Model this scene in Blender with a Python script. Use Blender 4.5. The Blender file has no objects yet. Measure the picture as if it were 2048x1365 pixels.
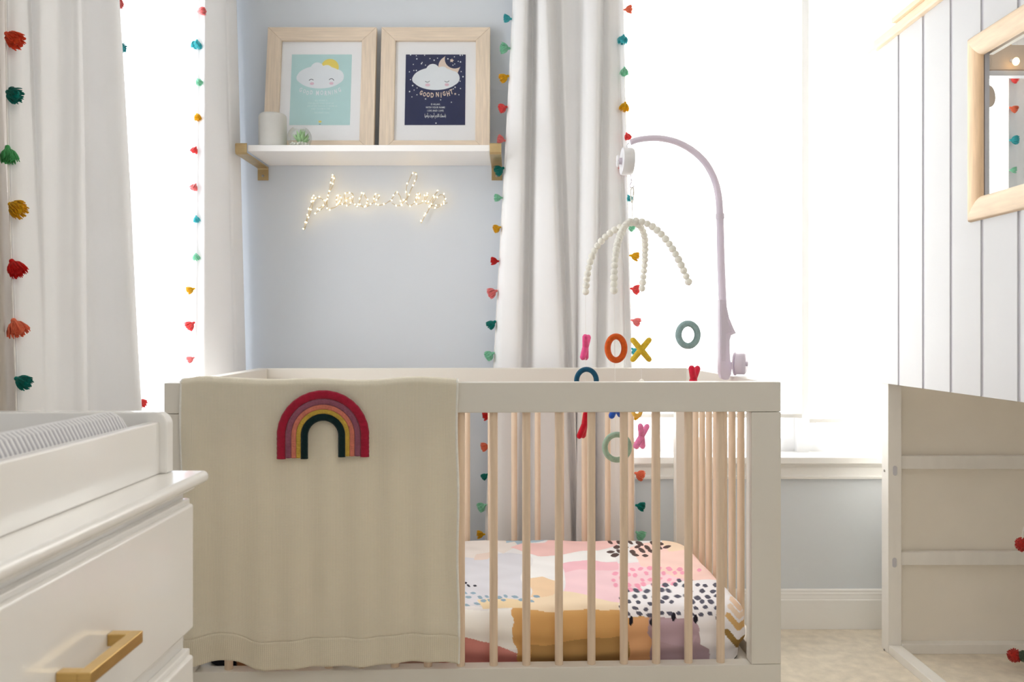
import bpy, bmesh, math, random
import numpy as np
from mathutils import Vector, Matrix, Euler

random.seed(7)
rng = np.random.default_rng(7)
SC = bpy.context.scene
COL = SC.collection
PI = math.pi

# ------------------------------------------------------------------ camera
F = 1650.0                      # focal length in pixels of the 2048 wide frame
CH = 1.0                        # camera height
cam_d = bpy.data.cameras.new('camera')
cam_d.sensor_width = 36.0
cam_d.lens = F / 2048.0 * 36.0
cam_d.shift_y = -17.5 / 2048.0
cam_d.clip_start = 0.02
cam_d.dof.use_dof = True
cam_d.dof.focus_distance = 1.95
cam_d.dof.aperture_fstop = 8.0
cam = bpy.data.objects.new('camera', cam_d)
cam.location = (0, 0, CH)
cam.rotation_euler = (PI / 2, 0, 0)
COL.objects.link(cam)
SC.camera = cam

def W(px, py, Y):               # photo pixel at a known distance -> world point
    return Vector(((px - 1024) / F * Y, Y, CH + (665 - py) / F * Y))

# ------------------------------------------------------------------ world, lights, exposure
world = bpy.data.worlds.new('overcast_sky')
SC.world = world
world.use_nodes = True
wn = world.node_tree.nodes
wn['Background'].inputs[0].default_value = (0.965, 0.98, 1.0, 1)
wn['Background'].inputs[1].default_value = 5.7

def area(name, loc, rot, sx, sy, power, color, portal=False):
    l = bpy.data.lights.new(name, 'AREA')
    l.shape = 'RECTANGLE'; l.size = sx; l.size_y = sy
    l.energy = power; l.color = color
    if portal:
        l.cycles.is_portal = True
    o = bpy.data.objects.new(name, l)
    o.location = loc; o.rotation_euler = rot
    COL.objects.link(o)
    return o

area('daylight_portal', (1.03, 2.93, 1.42), (-PI / 2, 0, 0), 1.42, 1.70, 1, (1, 1, 1), True)
area('daylight_portal', (-1.12, 2.03, 1.42), (0, -PI / 2, 0), 1.70, 1.06, 1, (1, 1, 1), True)
area('added_room_fill', (0.45, -0.2, 2.44), (0, 0, 0), 1.2, 1.2, 11, (1.0, 0.92, 0.80))  # warm fill added under the ceiling to brighten the room side, no fixture

SC.view_settings.view_transform = 'Standard'
SC.view_settings.look = 'None'
SC.view_settings.gamma = 1.0
SC.view_settings.use_curve_mapping = False
SC.view_settings.exposure = 0.27
SC.cycles.max_bounces = 12
SC.cycles.diffuse_bounces = 8
SC.cycles.transparent_max_bounces = 16
SC.cycles.sample_clamp_indirect = 8.0
SC.cycles.use_denoising = True

# ------------------------------------------------------------------ materials
def lin(c):
    return tuple(((v / 255.0) / 12.92) if v / 255.0 <= 0.04045 else (((v / 255.0) + 0.055) / 1.055) ** 2.4 for v in c) + (1.0,)

def mat(name, rgb, rough=0.6, metal=0.0, spec=0.5, noise=0.0, nscale=20.0, bump=0.0, bscale=200.0,
        trans=0.0, sheen=0.0, coat=0.0, emit=0.0, stretch=(1, 1, 1), vcol=None):
    m = bpy.data.materials.new(name)
    m.use_nodes = True
    nt = m.node_tree; N = nt.nodes; L = nt.links
    b = N['Principled BSDF']
    b.inputs['Base Color'].default_value = lin(rgb)
    b.inputs['Roughness'].default_value = rough
    b.inputs['Metallic'].default_value = metal
    b.inputs['Specular IOR Level'].default_value = spec
    if sheen: b.inputs['Sheen Weight'].default_value = sheen
    if coat: b.inputs['Coat Weight'].default_value = coat
    if emit:
        b.inputs['Emission Color'].default_value = lin(rgb)
        b.inputs['Emission Strength'].default_value = emit
    tc = N.new('ShaderNodeTexCoord')
    mp = N.new('ShaderNodeMapping'); mp.inputs['Scale'].default_value = stretch
    L.new(tc.outputs['Object'], mp.inputs[0])
    colout = None
    if vcol:
        a = N.new('ShaderNodeVertexColor'); a.layer_name = vcol
        colout = a.outputs[0]
        L.new(colout, b.inputs['Base Color'])
    elif noise:
        n = N.new('ShaderNodeTexNoise'); n.inputs['Scale'].default_value = nscale; n.inputs['Detail'].default_value = 5
        L.new(mp.outputs[0], n.inputs[0])
        r = N.new('ShaderNodeValToRGB')
        c = lin(rgb)
        r.color_ramp.elements[0].position = 0.3; r.color_ramp.elements[1].position = 0.7
        r.color_ramp.elements[0].color = tuple(v * (1 - noise) for v in c[:3]) + (1,)
        r.color_ramp.elements[1].color = tuple(min(1, v * (1 + noise)) for v in c[:3]) + (1,)
        L.new(n.outputs[0], r.inputs[0]); L.new(r.outputs[0], b.inputs['Base Color'])
        colout = r.outputs[0]
    bo = None
    if bump:
        n2 = N.new('ShaderNodeTexNoise'); n2.inputs['Scale'].default_value = bscale; n2.inputs['Detail'].default_value = 4
        L.new(mp.outputs[0], n2.inputs[0])
        bp = N.new('ShaderNodeBump'); bp.inputs['Strength'].default_value = bump; bp.inputs['Distance'].default_value = 0.002
        L.new(n2.outputs[0], bp.inputs['Height']); L.new(bp.outputs[0], b.inputs['Normal'])
        bo = bp
    if trans:
        t = N.new('ShaderNodeBsdfTranslucent'); t.inputs[0].default_value = lin(rgb)
        if colout: L.new(colout, t.inputs[0])
        mx = N.new('ShaderNodeMixShader'); mx.inputs[0].default_value = trans
        L.new(b.outputs[0], mx.inputs[1]); L.new(t.outputs[0], mx.inputs[2])
        L.new(mx.outputs[0], N['Material Output'].inputs[0])
    return m

def glass_mat(name, gloss=0.08, tint=(1, 1, 1)):
    m = bpy.data.materials.new(name); m.use_nodes = True
    nt = m.node_tree; N = nt.nodes; L = nt.links
    N.remove(N['Principled BSDF'])
    t = N.new('ShaderNodeBsdfTransparent'); t.inputs[0].default_value = tint + (1,)
    g = N.new('ShaderNodeBsdfGlossy'); g.inputs['Roughness'].default_value = 0.02
    lw = N.new('ShaderNodeFresnel'); lw.inputs[0].default_value = 1.45
    mt = N.new('ShaderNodeMath'); mt.operation = 'MULTIPLY'; mt.inputs[1].default_value = gloss
    L.new(lw.outputs[0], mt.inputs[0])
    mx = N.new('ShaderNodeMixShader')
    L.new(mt.outputs[0], mx.inputs[0]); L.new(t.outputs[0], mx.inputs[1]); L.new(g.outputs[0], mx.inputs[2])
    L.new(mx.outputs[0], N['Material Output'].inputs[0])
    return m

def shade_mat(name, rgb):
    m = bpy.data.materials.new(name); m.use_nodes = True
    nt = m.node_tree; N = nt.nodes; L = nt.links
    N.remove(N['Principled BSDF'])
    t = N.new('ShaderNodeBsdfTransparent'); t.inputs[0].default_value = (1, 1, 1, 1)
    d = N.new('ShaderNodeBsdfTranslucent'); d.inputs[0].default_value = lin(rgb)
    mx = N.new('ShaderNodeMixShader'); mx.inputs[0].default_value = 0.55
    L.new(t.outputs[0], mx.inputs[1]); L.new(d.outputs[0], mx.inputs[2])
    L.new(mx.outputs[0], N['Material Output'].inputs[0])
    return m

def knit_mat(name, rgb, trans=0.3, su=260, sv=260):
    m = mat(name, rgb, rough=0.95, spec=0.1, trans=trans, sheen=0.2)
    nt = m.node_tree; N = nt.nodes; L = nt.links
    b = N['Principled BSDF']
    uv = N.new('ShaderNodeUVMap')
    sp = N.new('ShaderNodeSeparateXYZ'); L.new(uv.outputs[0], sp.inputs[0])
    def M(op, a, bb=None):
        n = N.new('ShaderNodeMath'); n.operation = op
        for i, v in enumerate((a, bb)):
            if v is None: continue
            if isinstance(v, (int, float)): n.inputs[i].default_value = v
            else: L.new(v, n.inputs[i])
        return n.outputs[0]
    u = M('MULTIPLY', sp.outputs[0], su)
    zig = M('MULTIPLY', M('PINGPONG', u, 0.5), 1.0)
    v = M('ADD', M('MULTIPLY', sp.outputs[1], sv), zig)
    hv = M('ABSOLUTE', M('SINE', M('MULTIPLY', v, PI)))
    hu = M('ABSOLUTE', M('SINE', M('MULTIPLY', u, PI)))
    h = M('MULTIPLY', M('POWER', hv, 0.6), M('POWER', hu, 0.6))
    bp = N.new('ShaderNodeBump'); bp.inputs['Strength'].default_value = 0.5; bp.inputs['Distance'].default_value = 0.0015
    L.new(h, bp.inputs['Height']); L.new(bp.outputs[0], b.inputs['Normal'])
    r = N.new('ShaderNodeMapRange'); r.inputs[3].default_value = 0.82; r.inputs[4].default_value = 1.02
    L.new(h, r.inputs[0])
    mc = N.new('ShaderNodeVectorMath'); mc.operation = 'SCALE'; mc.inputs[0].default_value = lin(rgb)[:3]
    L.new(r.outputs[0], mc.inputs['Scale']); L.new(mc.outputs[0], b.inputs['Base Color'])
    return m

M = {}
M['wall'] = mat('wall_paint', (219, 225, 232), rough=0.85, spec=0.2, bump=0.05, bscale=300)
M['ceiling'] = mat('ceiling_paint', (240, 238, 234), rough=0.9, spec=0.1)
M['trim'] = mat('trim_paint', (242, 242, 241), rough=0.35, spec=0.5, noise=0.01, nscale=4)
M['sash'] = mat('sash_vinyl', (248, 248, 248), rough=0.35, spec=0.4, trans=0.35, noise=0.01, nscale=4)
M['carpet'] = mat('carpet', (234, 224, 208), rough=1.0, spec=0.05, noise=0.10, nscale=25, bump=1.0, bscale=350)
M['curtain'] = mat('curtain_fabric', (244, 244, 245), rough=0.9, spec=0.1, trans=0.08, bump=0.1, bscale=120, noise=0.01, nscale=8)
M['curtain_back'] = mat('taupe_lining', (176, 168, 158), rough=0.9, spec=0.1, bump=0.15, bscale=60, noise=0.06, nscale=5)
M['cord'] = mat('cord', (245, 243, 240), rough=0.9, noise=0.02, nscale=50)
M['crib'] = mat('crib_paint', (225, 221, 213), rough=0.42, spec=0.4, noise=0.012, nscale=5)
M['dowel'] = mat('beech_wood', (230, 208, 184), rough=0.5, spec=0.3, noise=0.06, nscale=14, stretch=(8, 8, 0.5))
M['dresser'] = mat('gloss_paint', (243, 241, 238), rough=0.22, spec=0.5, coat=0.3, noise=0.01, nscale=3)
M['brass'] = mat('brushed_brass', (208, 174, 112), rough=0.32, metal=1.0, noise=0.08, nscale=30, stretch=(1, 1, 10))
M['bracket'] = mat('aged_brass', (196, 172, 128), rough=0.38, metal=0.85, noise=0.08, nscale=30)
M['pad'] = mat('pad_cover', (226, 226, 232), rough=0.95, spec=0.1, bump=0.2, bscale=300)
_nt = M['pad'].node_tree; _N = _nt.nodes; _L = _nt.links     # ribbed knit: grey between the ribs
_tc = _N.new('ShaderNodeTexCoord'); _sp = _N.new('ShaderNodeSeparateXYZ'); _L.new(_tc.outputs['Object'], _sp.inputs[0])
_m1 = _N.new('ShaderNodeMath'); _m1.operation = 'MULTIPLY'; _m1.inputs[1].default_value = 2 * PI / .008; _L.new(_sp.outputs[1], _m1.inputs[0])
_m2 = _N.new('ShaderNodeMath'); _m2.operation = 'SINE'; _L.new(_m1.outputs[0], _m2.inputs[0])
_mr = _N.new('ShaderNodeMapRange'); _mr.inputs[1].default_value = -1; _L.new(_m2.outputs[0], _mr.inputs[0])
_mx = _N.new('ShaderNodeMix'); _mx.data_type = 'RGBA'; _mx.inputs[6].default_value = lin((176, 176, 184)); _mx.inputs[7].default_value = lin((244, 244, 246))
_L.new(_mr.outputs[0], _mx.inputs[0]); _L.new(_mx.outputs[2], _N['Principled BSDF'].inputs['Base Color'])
M['padgrey'] = mat('pad_rib', (232, 232, 236), rough=0.95, spec=0.1, noise=0.03, nscale=100)
M['shelf'] = mat('white_laminate', (244, 243, 242), rough=0.4, spec=0.4, noise=0.01, nscale=4)
M['frame'] = mat('pale_wood', (232, 215, 195), rough=0.6, spec=0.25, noise=0.10, nscale=12, bump=0.3, bscale=60, stretch=(12, 12, 0.8))
M['frame_h'] = mat('pale_wood_cross', (232, 215, 195), rough=0.6, spec=0.25, noise=0.10, nscale=12, bump=0.3, bscale=60, stretch=(0.8, 12, 12))
M['mat_board'] = mat('mat_board', (250, 251, 254), rough=0.9, noise=0.01, nscale=40)
M['mint_print'] = mat('mint_print', (192, 226, 227), rough=0.7, noise=0.02, nscale=30)
M['navy_print'] = mat('navy_print', (30, 40, 84), rough=0.6, noise=0.05, nscale=30)
M['print_white'] = mat('print_white', (236, 242, 248), rough=0.7, noise=0.01, nscale=30)
M['print_pale'] = mat('print_pale', (224, 243, 243), rough=0.7, noise=0.01, nscale=30)
M['print_peach'] = mat('print_peach', (232, 214, 200), rough=0.7, noise=0.02, nscale=30)
M['print_yellow'] = mat('print_yellow', (240, 220, 110), rough=0.7, noise=0.02, nscale=30)
M['print_dark'] = mat('print_dark', (70, 78, 92), rough=0.7, noise=0.02, nscale=30)
M['print_blush'] = mat('print_blush', (228, 198, 214), rough=0.7, noise=0.02, nscale=30)
M['pane'] = glass_mat('picture_glass', 0.35)
M['win_pane'] = glass_mat('window_glass', 0.5)
M['bowl'] = glass_mat('bowl_glass', 0.4, (0.97, 0.99, 0.98))
M['roller'] = shade_mat('roller_shade_cloth', (250, 248, 240))
M['candle'] = mat('candle_wax', (206, 205, 200), rough=0.7, noise=0.05, nscale=12, bump=0.1, bscale=60)
M['pebble'] = mat('pebble', (240, 238, 232), rough=0.8, noise=0.05, nscale=60)
M['leaf'] = mat('succulent_leaf', (166, 202, 152), rough=0.5, noise=0.2, nscale=40)
M['wire'] = mat('sign_wire', (190, 180, 160), rough=0.5, noise=0.1, nscale=60)
M['bulb'] = mat('led_bulb', (255, 222, 160), rough=0.3, emit=10.0)
M['plastic'] = mat('lilac_plastic', (236, 228, 240), rough=0.3, spec=0.5, trans=0.22, noise=0.01, nscale=5)
M['plastic_white'] = mat('white_plastic', (240, 240, 244), rough=0.3, spec=0.5, noise=0.01, nscale=5)
M['feltbead'] = mat('cream_felt', (253, 250, 243), rough=1.0, spec=0.05, trans=0.15, noise=0.05, nscale=90, bump=0.7, bscale=500, sheen=0.3)
M['bedwhite'] = mat('bed_paint', (208, 209, 213), rough=0.55, spec=0.3, noise=0.012, nscale=6)
M['bedframe'] = mat('bed_frame_paint', (240, 237, 232), rough=0.5, spec=0.3, noise=0.02, nscale=9, stretch=(4, 1, 1))
M['groove'] = mat('groove_paint', (200, 200, 207), rough=0.7, noise=0.02, nscale=9)
M['bedpanel'] = mat('bed_panel', (244, 238, 228), rough=0.6, spec=0.2, noise=0.02, nscale=6)
M['pine'] = mat('pine_trim', (242, 219, 192), rough=0.5, spec=0.3, noise=0.09, nscale=10, stretch=(10, 1.2, 10))
M['pine_v'] = mat('pine_trim_upright', (230, 198, 162), rough=0.5, spec=0.3, noise=0.12, nscale=10, stretch=(10, 10, 1.0))
M['plywood'] = mat('plywood', (214, 196, 178), rough=0.6, noise=0.05, nscale=20)
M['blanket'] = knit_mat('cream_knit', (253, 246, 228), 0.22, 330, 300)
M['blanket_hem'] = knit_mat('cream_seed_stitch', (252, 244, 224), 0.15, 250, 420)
M['mattress'] = mat('sheet_print', (255, 255, 255), rough=0.9, spec=0.15, vcol='print', bump=0.06, bscale=40)
M['screw'] = mat('screw_steel', (170, 165, 160), rough=0.4, metal=0.8, noise=0.05, nscale=50)
def felt(name, rgb): return mat(name, rgb, rough=1.0, spec=0.05, noise=0.12, nscale=120, bump=0.8, bscale=600, sheen=0.25, trans=0.08)
def yarn(name, rgb): return mat(name, rgb, rough=0.95, spec=0.05, noise=0.15, nscale=150, trans=0.35, sheen=0.2)

TC = {k: yarn('yarn_' + k.replace(' ', '_'), v) for k, v in {
    'orange': (238, 92, 52), 'teal': (14, 138, 128), 'green': (96, 190, 120), 'yellow': (238, 190, 30),
    'red': (226, 40, 36), 'salmon': (255, 138, 104), 'turquoise': (84, 200, 208), 'mint': (160, 226, 196),
    'pink': (255, 150, 150), 'coral': (250, 96, 96)}.items()}

# ------------------------------------------------------------------ mesh helpers
class MB:
    def __init__(s): s.v = []; s.f = []; s.uv = None
    def add(s, vs, fs):
        o = len(s.v); s.v += [tuple(v) for v in vs]; s.f += [tuple(i + o for i in f) for f in fs]; return s
    def box(s, x0, x1, y0, y1, z0, z1):
        return s.add([(x0, y0, z0), (x1, y0, z0), (x1, y1, z0), (x0, y1, z0), (x0, y0, z1), (x1, y0, z1), (x1, y1, z1), (x0, y1, z1)],
                     [(0, 3, 2, 1), (4, 5, 6, 7), (0, 1, 5, 4), (1, 2, 6, 5), (2, 3, 7, 6), (3, 0, 4, 7)])
    def prism(s, pts, axis, a, b):      # polygon pts (2D) extruded along axis from a to b
        n = len(pts)
        def P(p, t):
            if axis == 'x': return (t, p[0], p[1])
            if axis == 'y': return (p[0], t, p[1])
            return (p[0], p[1], t)
        vs = [P(p, a) for p in pts] + [P(p, b) for p in pts]
        fs = [tuple(range(n))[::-1], tuple(range(n, 2 * n))] + [(i, (i + 1) % n, (i + 1) % n + n, i + n) for i in range(n)]
        return s.add(vs, fs)
    def tube(s, path, r, n=10, cap=True, flat=(1, 1), up=None, closed=False):
        path = [Vector(p) for p in path]; m = len(path)
        rs = r if isinstance(r, (list, tuple)) else [r] * m
        vs = []; prev = None
        for i, p in enumerate(path):
            if closed: t = path[(i + 1) % m] - path[i - 1]
            else: t = path[min(i + 1, m - 1)] - path[max(i - 1, 0)]
            t.normalize()
            if prev is None:
                a = Vector(up) if up else (Vector((0, 0, 1)) if abs(t.z) < 0.9 else Vector((1, 0, 0)))
            else: a = prev
            u = (a - t * a.dot(t)); u.normalize(); w = t.cross(u); prev = u
            for k in range(n):
                q = 2 * PI * k / n
                vs.append(p + (u * math.cos(q) * flat[0] + w * math.sin(q) * flat[1]) * rs[i])
        fs = []
        for i in range(m if closed else m - 1):
            j = (i + 1) % m
            for k in range(n):
                l = (k + 1) % n
                fs.append((i * n + k, i * n + l, j * n + l, j * n + k))
        if cap and not closed:
            fs.append(tuple(range(n))[::-1]); fs.append(tuple((m - 1) * n + k for k in range(n)))
        return s.add(vs, fs)
    def lathe(s, prof, c=(0, 0, 0), n=24, axis='z', rot=None, cap=True):
        vs = []; 
        for r, h in prof:
            for k in range(n):
                q = 2 * PI * k / n
                p = Vector((r * math.cos(q), r * math.sin(q), h))
                if axis == 'y': p = Vector((p.x, -p.z, p.y))
                if axis == 'x': p = Vector((p.z, p.y, -p.x))
                if rot: p = rot @ p
                vs.append(p + Vector(c))
        m = len(prof); fs = []
        for i in range(m - 1):
            for k in range(n):
                l = (k + 1) % n
                fs.append((i * n + k, i * n + l, (i + 1) * n + l, (i + 1) * n + k))
        if cap: fs.append(tuple(range(n))[::-1]); fs.append(tuple((m - 1) * n + k for k in range(n)))
        return s.add(vs, fs)
    def ball(s, c, r, n=12, sx=1, sy=1, sz=1):
        m = n // 2
        vs = [(c[0], c[1], c[2] - r * sz)]
        for i in range(1, m):
            a = -PI / 2 + PI * i / m
            for k in range(n):
                q = 2 * PI * k / n
                vs.append((c[0] + r * sx * math.cos(a) * math.cos(q), c[1] + r * sy * math.cos(a) * math.sin(q), c[2] + r * sz * math.sin(a)))
        vs.append((c[0], c[1], c[2] + r * sz))
        fs = [(0, 1 + (k + 1) % n, 1 + k) for k in range(n)]
        for i in range(m - 2):
            for k in range(n):
                l = (k + 1) % n; a = 1 + i * n
                fs.append((a + k, a + l, a + n + l, a + n + k))
        t = len(vs) - 1; a = 1 + (m - 2) * n
        fs += [(a + k, a + (k + 1) % n, t) for k in range(n)]
        return s.add(vs, fs)
    def grid(s, P, nu, nv, uv=None):    # P[v][u]
        o = len(s.v)
        for row in P:
            for p in row: s.v.append(tuple(p))
        for j in range(nv - 1):
            for i in range(nu - 1):
                a = o + j * nu + i
                s.f.append((a, a + 1, a + nu + 1, a + nu))
        return s
    def mesh(s, name, smooth=True):
        me = bpy.data.meshes.new(name)
        me.from_pydata(s.v, [], s.f); me.update()
        if smooth: me.polygons.foreach_set('use_smooth', [True] * len(me.polygons))
        return me
    def build(s, name, m, parent=None, smooth=False, bevel=0.0, seg=2, auto=True, label=None, thick=0.0, subsurf=0):
        me = s.mesh(name, smooth or bevel > 0)
        me.materials.append(m)
        o = bpy.data.objects.new(name, me); COL.objects.link(o)
        if parent is not None:
            o.parent = parent
            if parent.get('_world'):
                root = parent
                off = Vector(root['_world'])
                me.transform(Matrix.Translation(-off))
        if thick:
            md = o.modifiers.new('thickness', 'SOLIDIFY'); md.thickness = thick; md.offset = 0
        if bevel:
            md = o.modifiers.new('bevel', 'BEVEL'); md.width = bevel; md.segments = seg; md.limit_method = 'ANGLE'; md.angle_limit = 0.6
            md.harden_normals = True
        elif smooth and auto:
            try: me.set_sharp_from_angle(angle=0.9)
            except Exception: pass
        if subsurf:
            md = o.modifiers.new('subdivision', 'SUBSURF'); md.levels = subsurf; md.render_levels = subsurf
        if label: o['label'] = label
        return o

def tag(o, label=None, cat=None, group=None, kind=None):
    if label: o['label'] = label
    if cat: o['category'] = cat
    if group: o['group'] = group
    if kind: o['kind'] = kind
    return o

def thing(name, label, cat, loc=(0, 0, 0), rz=0.0, group=None, worldc=True, kind=None, rx=0.0):
    """an Empty at the thing's base; with worldc its parts are written in world coordinates"""
    o = bpy.data.objects.new(name, None); COL.objects.link(o)
    o.location = loc; o.rotation_euler = (rx, 0, rz); o.empty_display_size = 0.05
    if worldc: o['_world'] = tuple(loc)
    return tag(o, label, cat, group, kind)

def struct(o): o['kind'] = 'structure'; return o

def sub(mb, name, m, parent, off, **k):      # sub-part under a part mesh whose origin equals off
    o = mb.build(name, m, None, **k)
    o.data.transform(Matrix.Translation(-Vector(off)))
    o.parent = parent
    return o

# ------------------------------------------------------------------ room shell
XL, XR, YB, YF, ZC = -0.985, 2.25, 2.79, -1.30, 2.50
W2 = (0.33, 1.73, 0.585, 2.24)        # back window x0,x1,z0,z1
W1 = (1.52, 2.54, 0.60, 2.24)        # left window y0,y1,z0,z1
struct(MB().box(XL - .16, XR + .12, YF - .12, YB + .16, -0.1, 0).build('floor', M['carpet']))
struct(MB().box(XL - .16, XR + .12, YF - .12, YB + .16, ZC, ZC + .1).build('ceiling', M['ceiling']))
b = MB()
b.box(XL, W2[0], YB, YB + .14, 0, ZC).box(W2[1], XR, YB, YB + .14, 0, ZC)
b.box(W2[0], W2[1], YB, YB + .14, 0, W2[2] - .024).box(W2[0], W2[1], YB, YB + .14, W2[3], ZC)
struct(b.build('wall_back', M['wall']))
b = MB()
b.box(XL - .14, XL, YF, W1[0], 0, ZC).box(XL - .14, XL, W1[1], YB + .14, 0, ZC)
b.box(XL - .14, XL, W1[0], W1[1], 0, W1[2] - .024).box(XL - .14, XL, W1[0], W1[1], W1[3], ZC)
struct(b.build('wall_left', M['wall']))
struct(MB().box(XR, XR + .12, YF, YB + .14, 0, ZC).build('wall_right', M['wall']))
struct(MB().box(XL - .14, XR + .12, YF - .12, YF, 0, ZC).build('wall_front', M['wall']))

def baseboard(name, x0, x1):         # along the back wall
    prof = [(YB, 0), (YB - .016, 0), (YB - .016, .098), (YB - .013, .101), (YB - .013, .106), (YB - .011, .110), (YB - .011, .118),
            (YB - .008, .122), (YB - .008, .129), (YB - .003, .133), (YB, .133)]
    struct(MB().prism(prof, 'x', x0, x1).build(name, M['trim'], bevel=.0012))
baseboard('baseboard_back', XL, XR)
prof = [(XL, 0), (XL + .016, 0), (XL + .016, .098), (XL + .011, .110), (XL + .008, .129), (XL, .133)]
struct(MB().prism(prof, 'y', YF, YB).build('baseboard_left', M['trim'], bevel=.0012))
prof = [(XR, 0), (XR - .016, 0), (XR - .016, .098), (XR - .011, .110), (XR - .008, .129), (XR, .133)]
struct(MB().prism(prof, 'y', YF, YB).build('baseboard_right', M['trim'], bevel=.0012))

# back window
w2 = thing('window_2', None, None, (0.99, YB, W2[2]), kind='structure')
x0, x1, z0, z1 = W2
def sill_apron(parent):
    # sill board, moulded apron
    MB().box(x0 - .10, x1 + .10, YB - .050, YB + .14, z0 - .024, z0).build('window_sill', M['trim'], parent, bevel=.004)
    prof = [(YB, z0 - .024), (YB - .040, z0 - .024), (YB - .036, z0 - .030), (YB - .024, z0 - .034), (YB - .018, z0 - .040), (YB - .018, z0 - .066),
            (YB - .024, z0 - .070), (YB - .022, z0 - .078), (YB, z0 - .078)]
    MB().prism(prof, 'x', x0 - .07, x1 + .07).build('apron', M['trim'], parent, bevel=.0012)
sill_apron(w2)
b = MB(); b.box(x0 - .07, x0, YB - .018, YB, z0, z1 + .07).build('window_casing', M['trim'], w2, bevel=.002)
MB().box(x1, x1 + .07, YB - .018, YB, z0, z1 + .07).build('window_casing', M['trim'], w2, bevel=.002)
MB().box(x0, x1, YB - .018, YB, z1, z1 + .07).build('window_casing', M['trim'], w2, bevel=.002)
xm = 1.005
for (a, c) in ((x0, xm - .02), (xm + .02, x1)):
    b = MB()
    ya, yb = YB + .085, YB + .115
    b.box(a, a + .035, ya, yb, z0, z1).box(c - .035, c, ya, yb, z0, z1)
    b.box(a + .035, c - .035, ya, yb, z0, z0 + .045).box(a + .035, c - .035, ya, yb, z1 - .04, z1).box(a + .035, c - .035, ya, yb, 1.40, 1.435)
    sash = b.build('window_sash', M['sash'], w2)
    MB().box(a + .035, c - .035, YB + .098, YB + .101, z0 + .045, 1.40).build('pane', M['win_pane'], w2)
    MB().box(a + .035, c - .035, YB + .098, YB + .101, 1.435, z1 - .04).build('pane', M['win_pane'], w2)
MB().box(xm - .02, xm + .02, YB + .06, YB + .13, z0, z1).build('mullion', M['sash'], w2)

# left window
w1 = thing('window_1', None, None, (XL, 1.92, W1[2]), kind='structure')
y0, y1, z0, z1 = W1
MB().box(XL - .14, XL + .030, y0 - .08, y1 + .08, z0 - .024, z0).build('window_sill', M['trim'], w1, bevel=.004)
MB().box(XL, XL + .018, y0 - .07, y1 + .07, z0 - .09, z0 - .024).build('apron', M['trim'], w1, bevel=.002)
MB().box(XL, XL + .018, y0 - .07, y0, z0, z1 + .07).build('window_casing', M['trim'], w1, bevel=.002)
MB().box(XL, XL + .018, y1, y1 + .07, z0, z1 + .07).build('window_casing', M['trim'], w1, bevel=.002)
MB().box(XL, XL + .018, y0, y1, z1, z1 + .07).build('window_casing', M['trim'], w1, bevel=.002)
xa, xb = XL - .115, XL - .085
b = MB().box(xa, xb, y0, y0 + .035, z0, z1).box(xa, xb, y1 - .035, y1, z0, z1)
b.box(xa, xb, y0 + .035, y1 - .035, z0, z0 + .045).box(xa, xb, y0 + .035, y1 - .035, z1 - .04, z1).box(xa, xb, y0 + .035, y1 - .035, 1.40, 1.435)
b.build('window_sash', M['sash'], w1)
for (c, d) in ((z0 + .045, 1.40), (1.435, z1 - .04)):
    MB().box(XL - .101, XL - .098, y0 + .035, y1 - .035, c, d).build('pane', M['win_pane'], w1)

# roller shades in the back window
def roller(xa, xb, zb, label):
    t = thing('roller_shade', label, 'window shade', ((xa + xb) / 2, YB + .045, 2.20), group=None)
    MB().tube([(xa, YB + .045, 2.20), (xb, YB + .045, 2.20)], .018, 14).build('roller_tube', M['trim'], t, smooth=True)
    MB().box(xa + .01, xb - .01, YB + .026, YB + .0275, zb, 2.20).build('shade_cloth', M['roller'], t)
    MB().box(xa + .01, xb - .01, YB + .022, YB + .032, zb - .014, zb).build('hem_bar', M['trim'], t, bevel=.002)
roller(0.335, 1.000, CH + (665 - 828) / F * 2.815, 'sheer white roller shade in the left half of the window behind the crib')
roller(1.004, 1.725, CH + (665 - 838) / F * 2.815, 'sheer white roller shade in the window half beside the playhouse bed')

# ------------------------------------------------------------------ tassels
def tassel_mesh(seed, L=.026, R=.0125, n=110):
    r = random.Random(seed); b = MB()
    b.ball((.0035, 0, 0), .0036, 8)
    b.tube([(.005, 0, 0), (.0085, 0, 0)], [.0042, .0034], 8)
    for k in range(n):
        q = r.uniform(0, 2 * PI); rr = math.sqrt(r.uniform(0.02, 1))
        ln = L * r.uniform(.84, 1.05) * (1 - .12 * rr * rr)
        w = r.uniform(-.12, .12)
        pts = []
        for t in (0, .3, .65, 1.0):
            rad = (.0022 + (R - .0022) * (t ** .45) * (1 - .10 * max(0, t - .7))) * rr
            pts.append((.006 + (ln - .006) * t, rad * math.cos(q + w * t), rad * math.sin(q + w * t)))
        b.tube(pts, [.0008, .0010, .0011, .0007], 4, cap=False)
    b.ball((L * .58, 0, 0), R * .66, 8, sx=1.05)
    return b.mesh('tassel', True)
TM = [tassel_mesh(s, .028, R) for s, R in ((1, .0142), (2, .0160), (3, .0132), (4, .0150))]
for m_ in TM: m_.materials.append(None)

def add_tassel(parent, tipw, attw, color, i):
    """attach point attw, pointing toward tipw; world coordinates"""
    o = bpy.data.objects.new('tassel', TM[i % 4]); COL.objects.link(o)
    o.material_slots[0].link = 'OBJECT'; o.material_slots[0].material = TC[color]
    d = Vector(tipw) - Vector(attw)
    o.rotation_euler = d.to_track_quat('X', 'Z').to_euler()
    s = max(.8, min(1.25, d.length / .026)) * 1.0
    o.scale = (s, s, s)
    o.location = Vector(attw) - Vector(parent.location)
    o.parent = parent
    o['label'] = color + ' yarn tassel'
    return o

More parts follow.
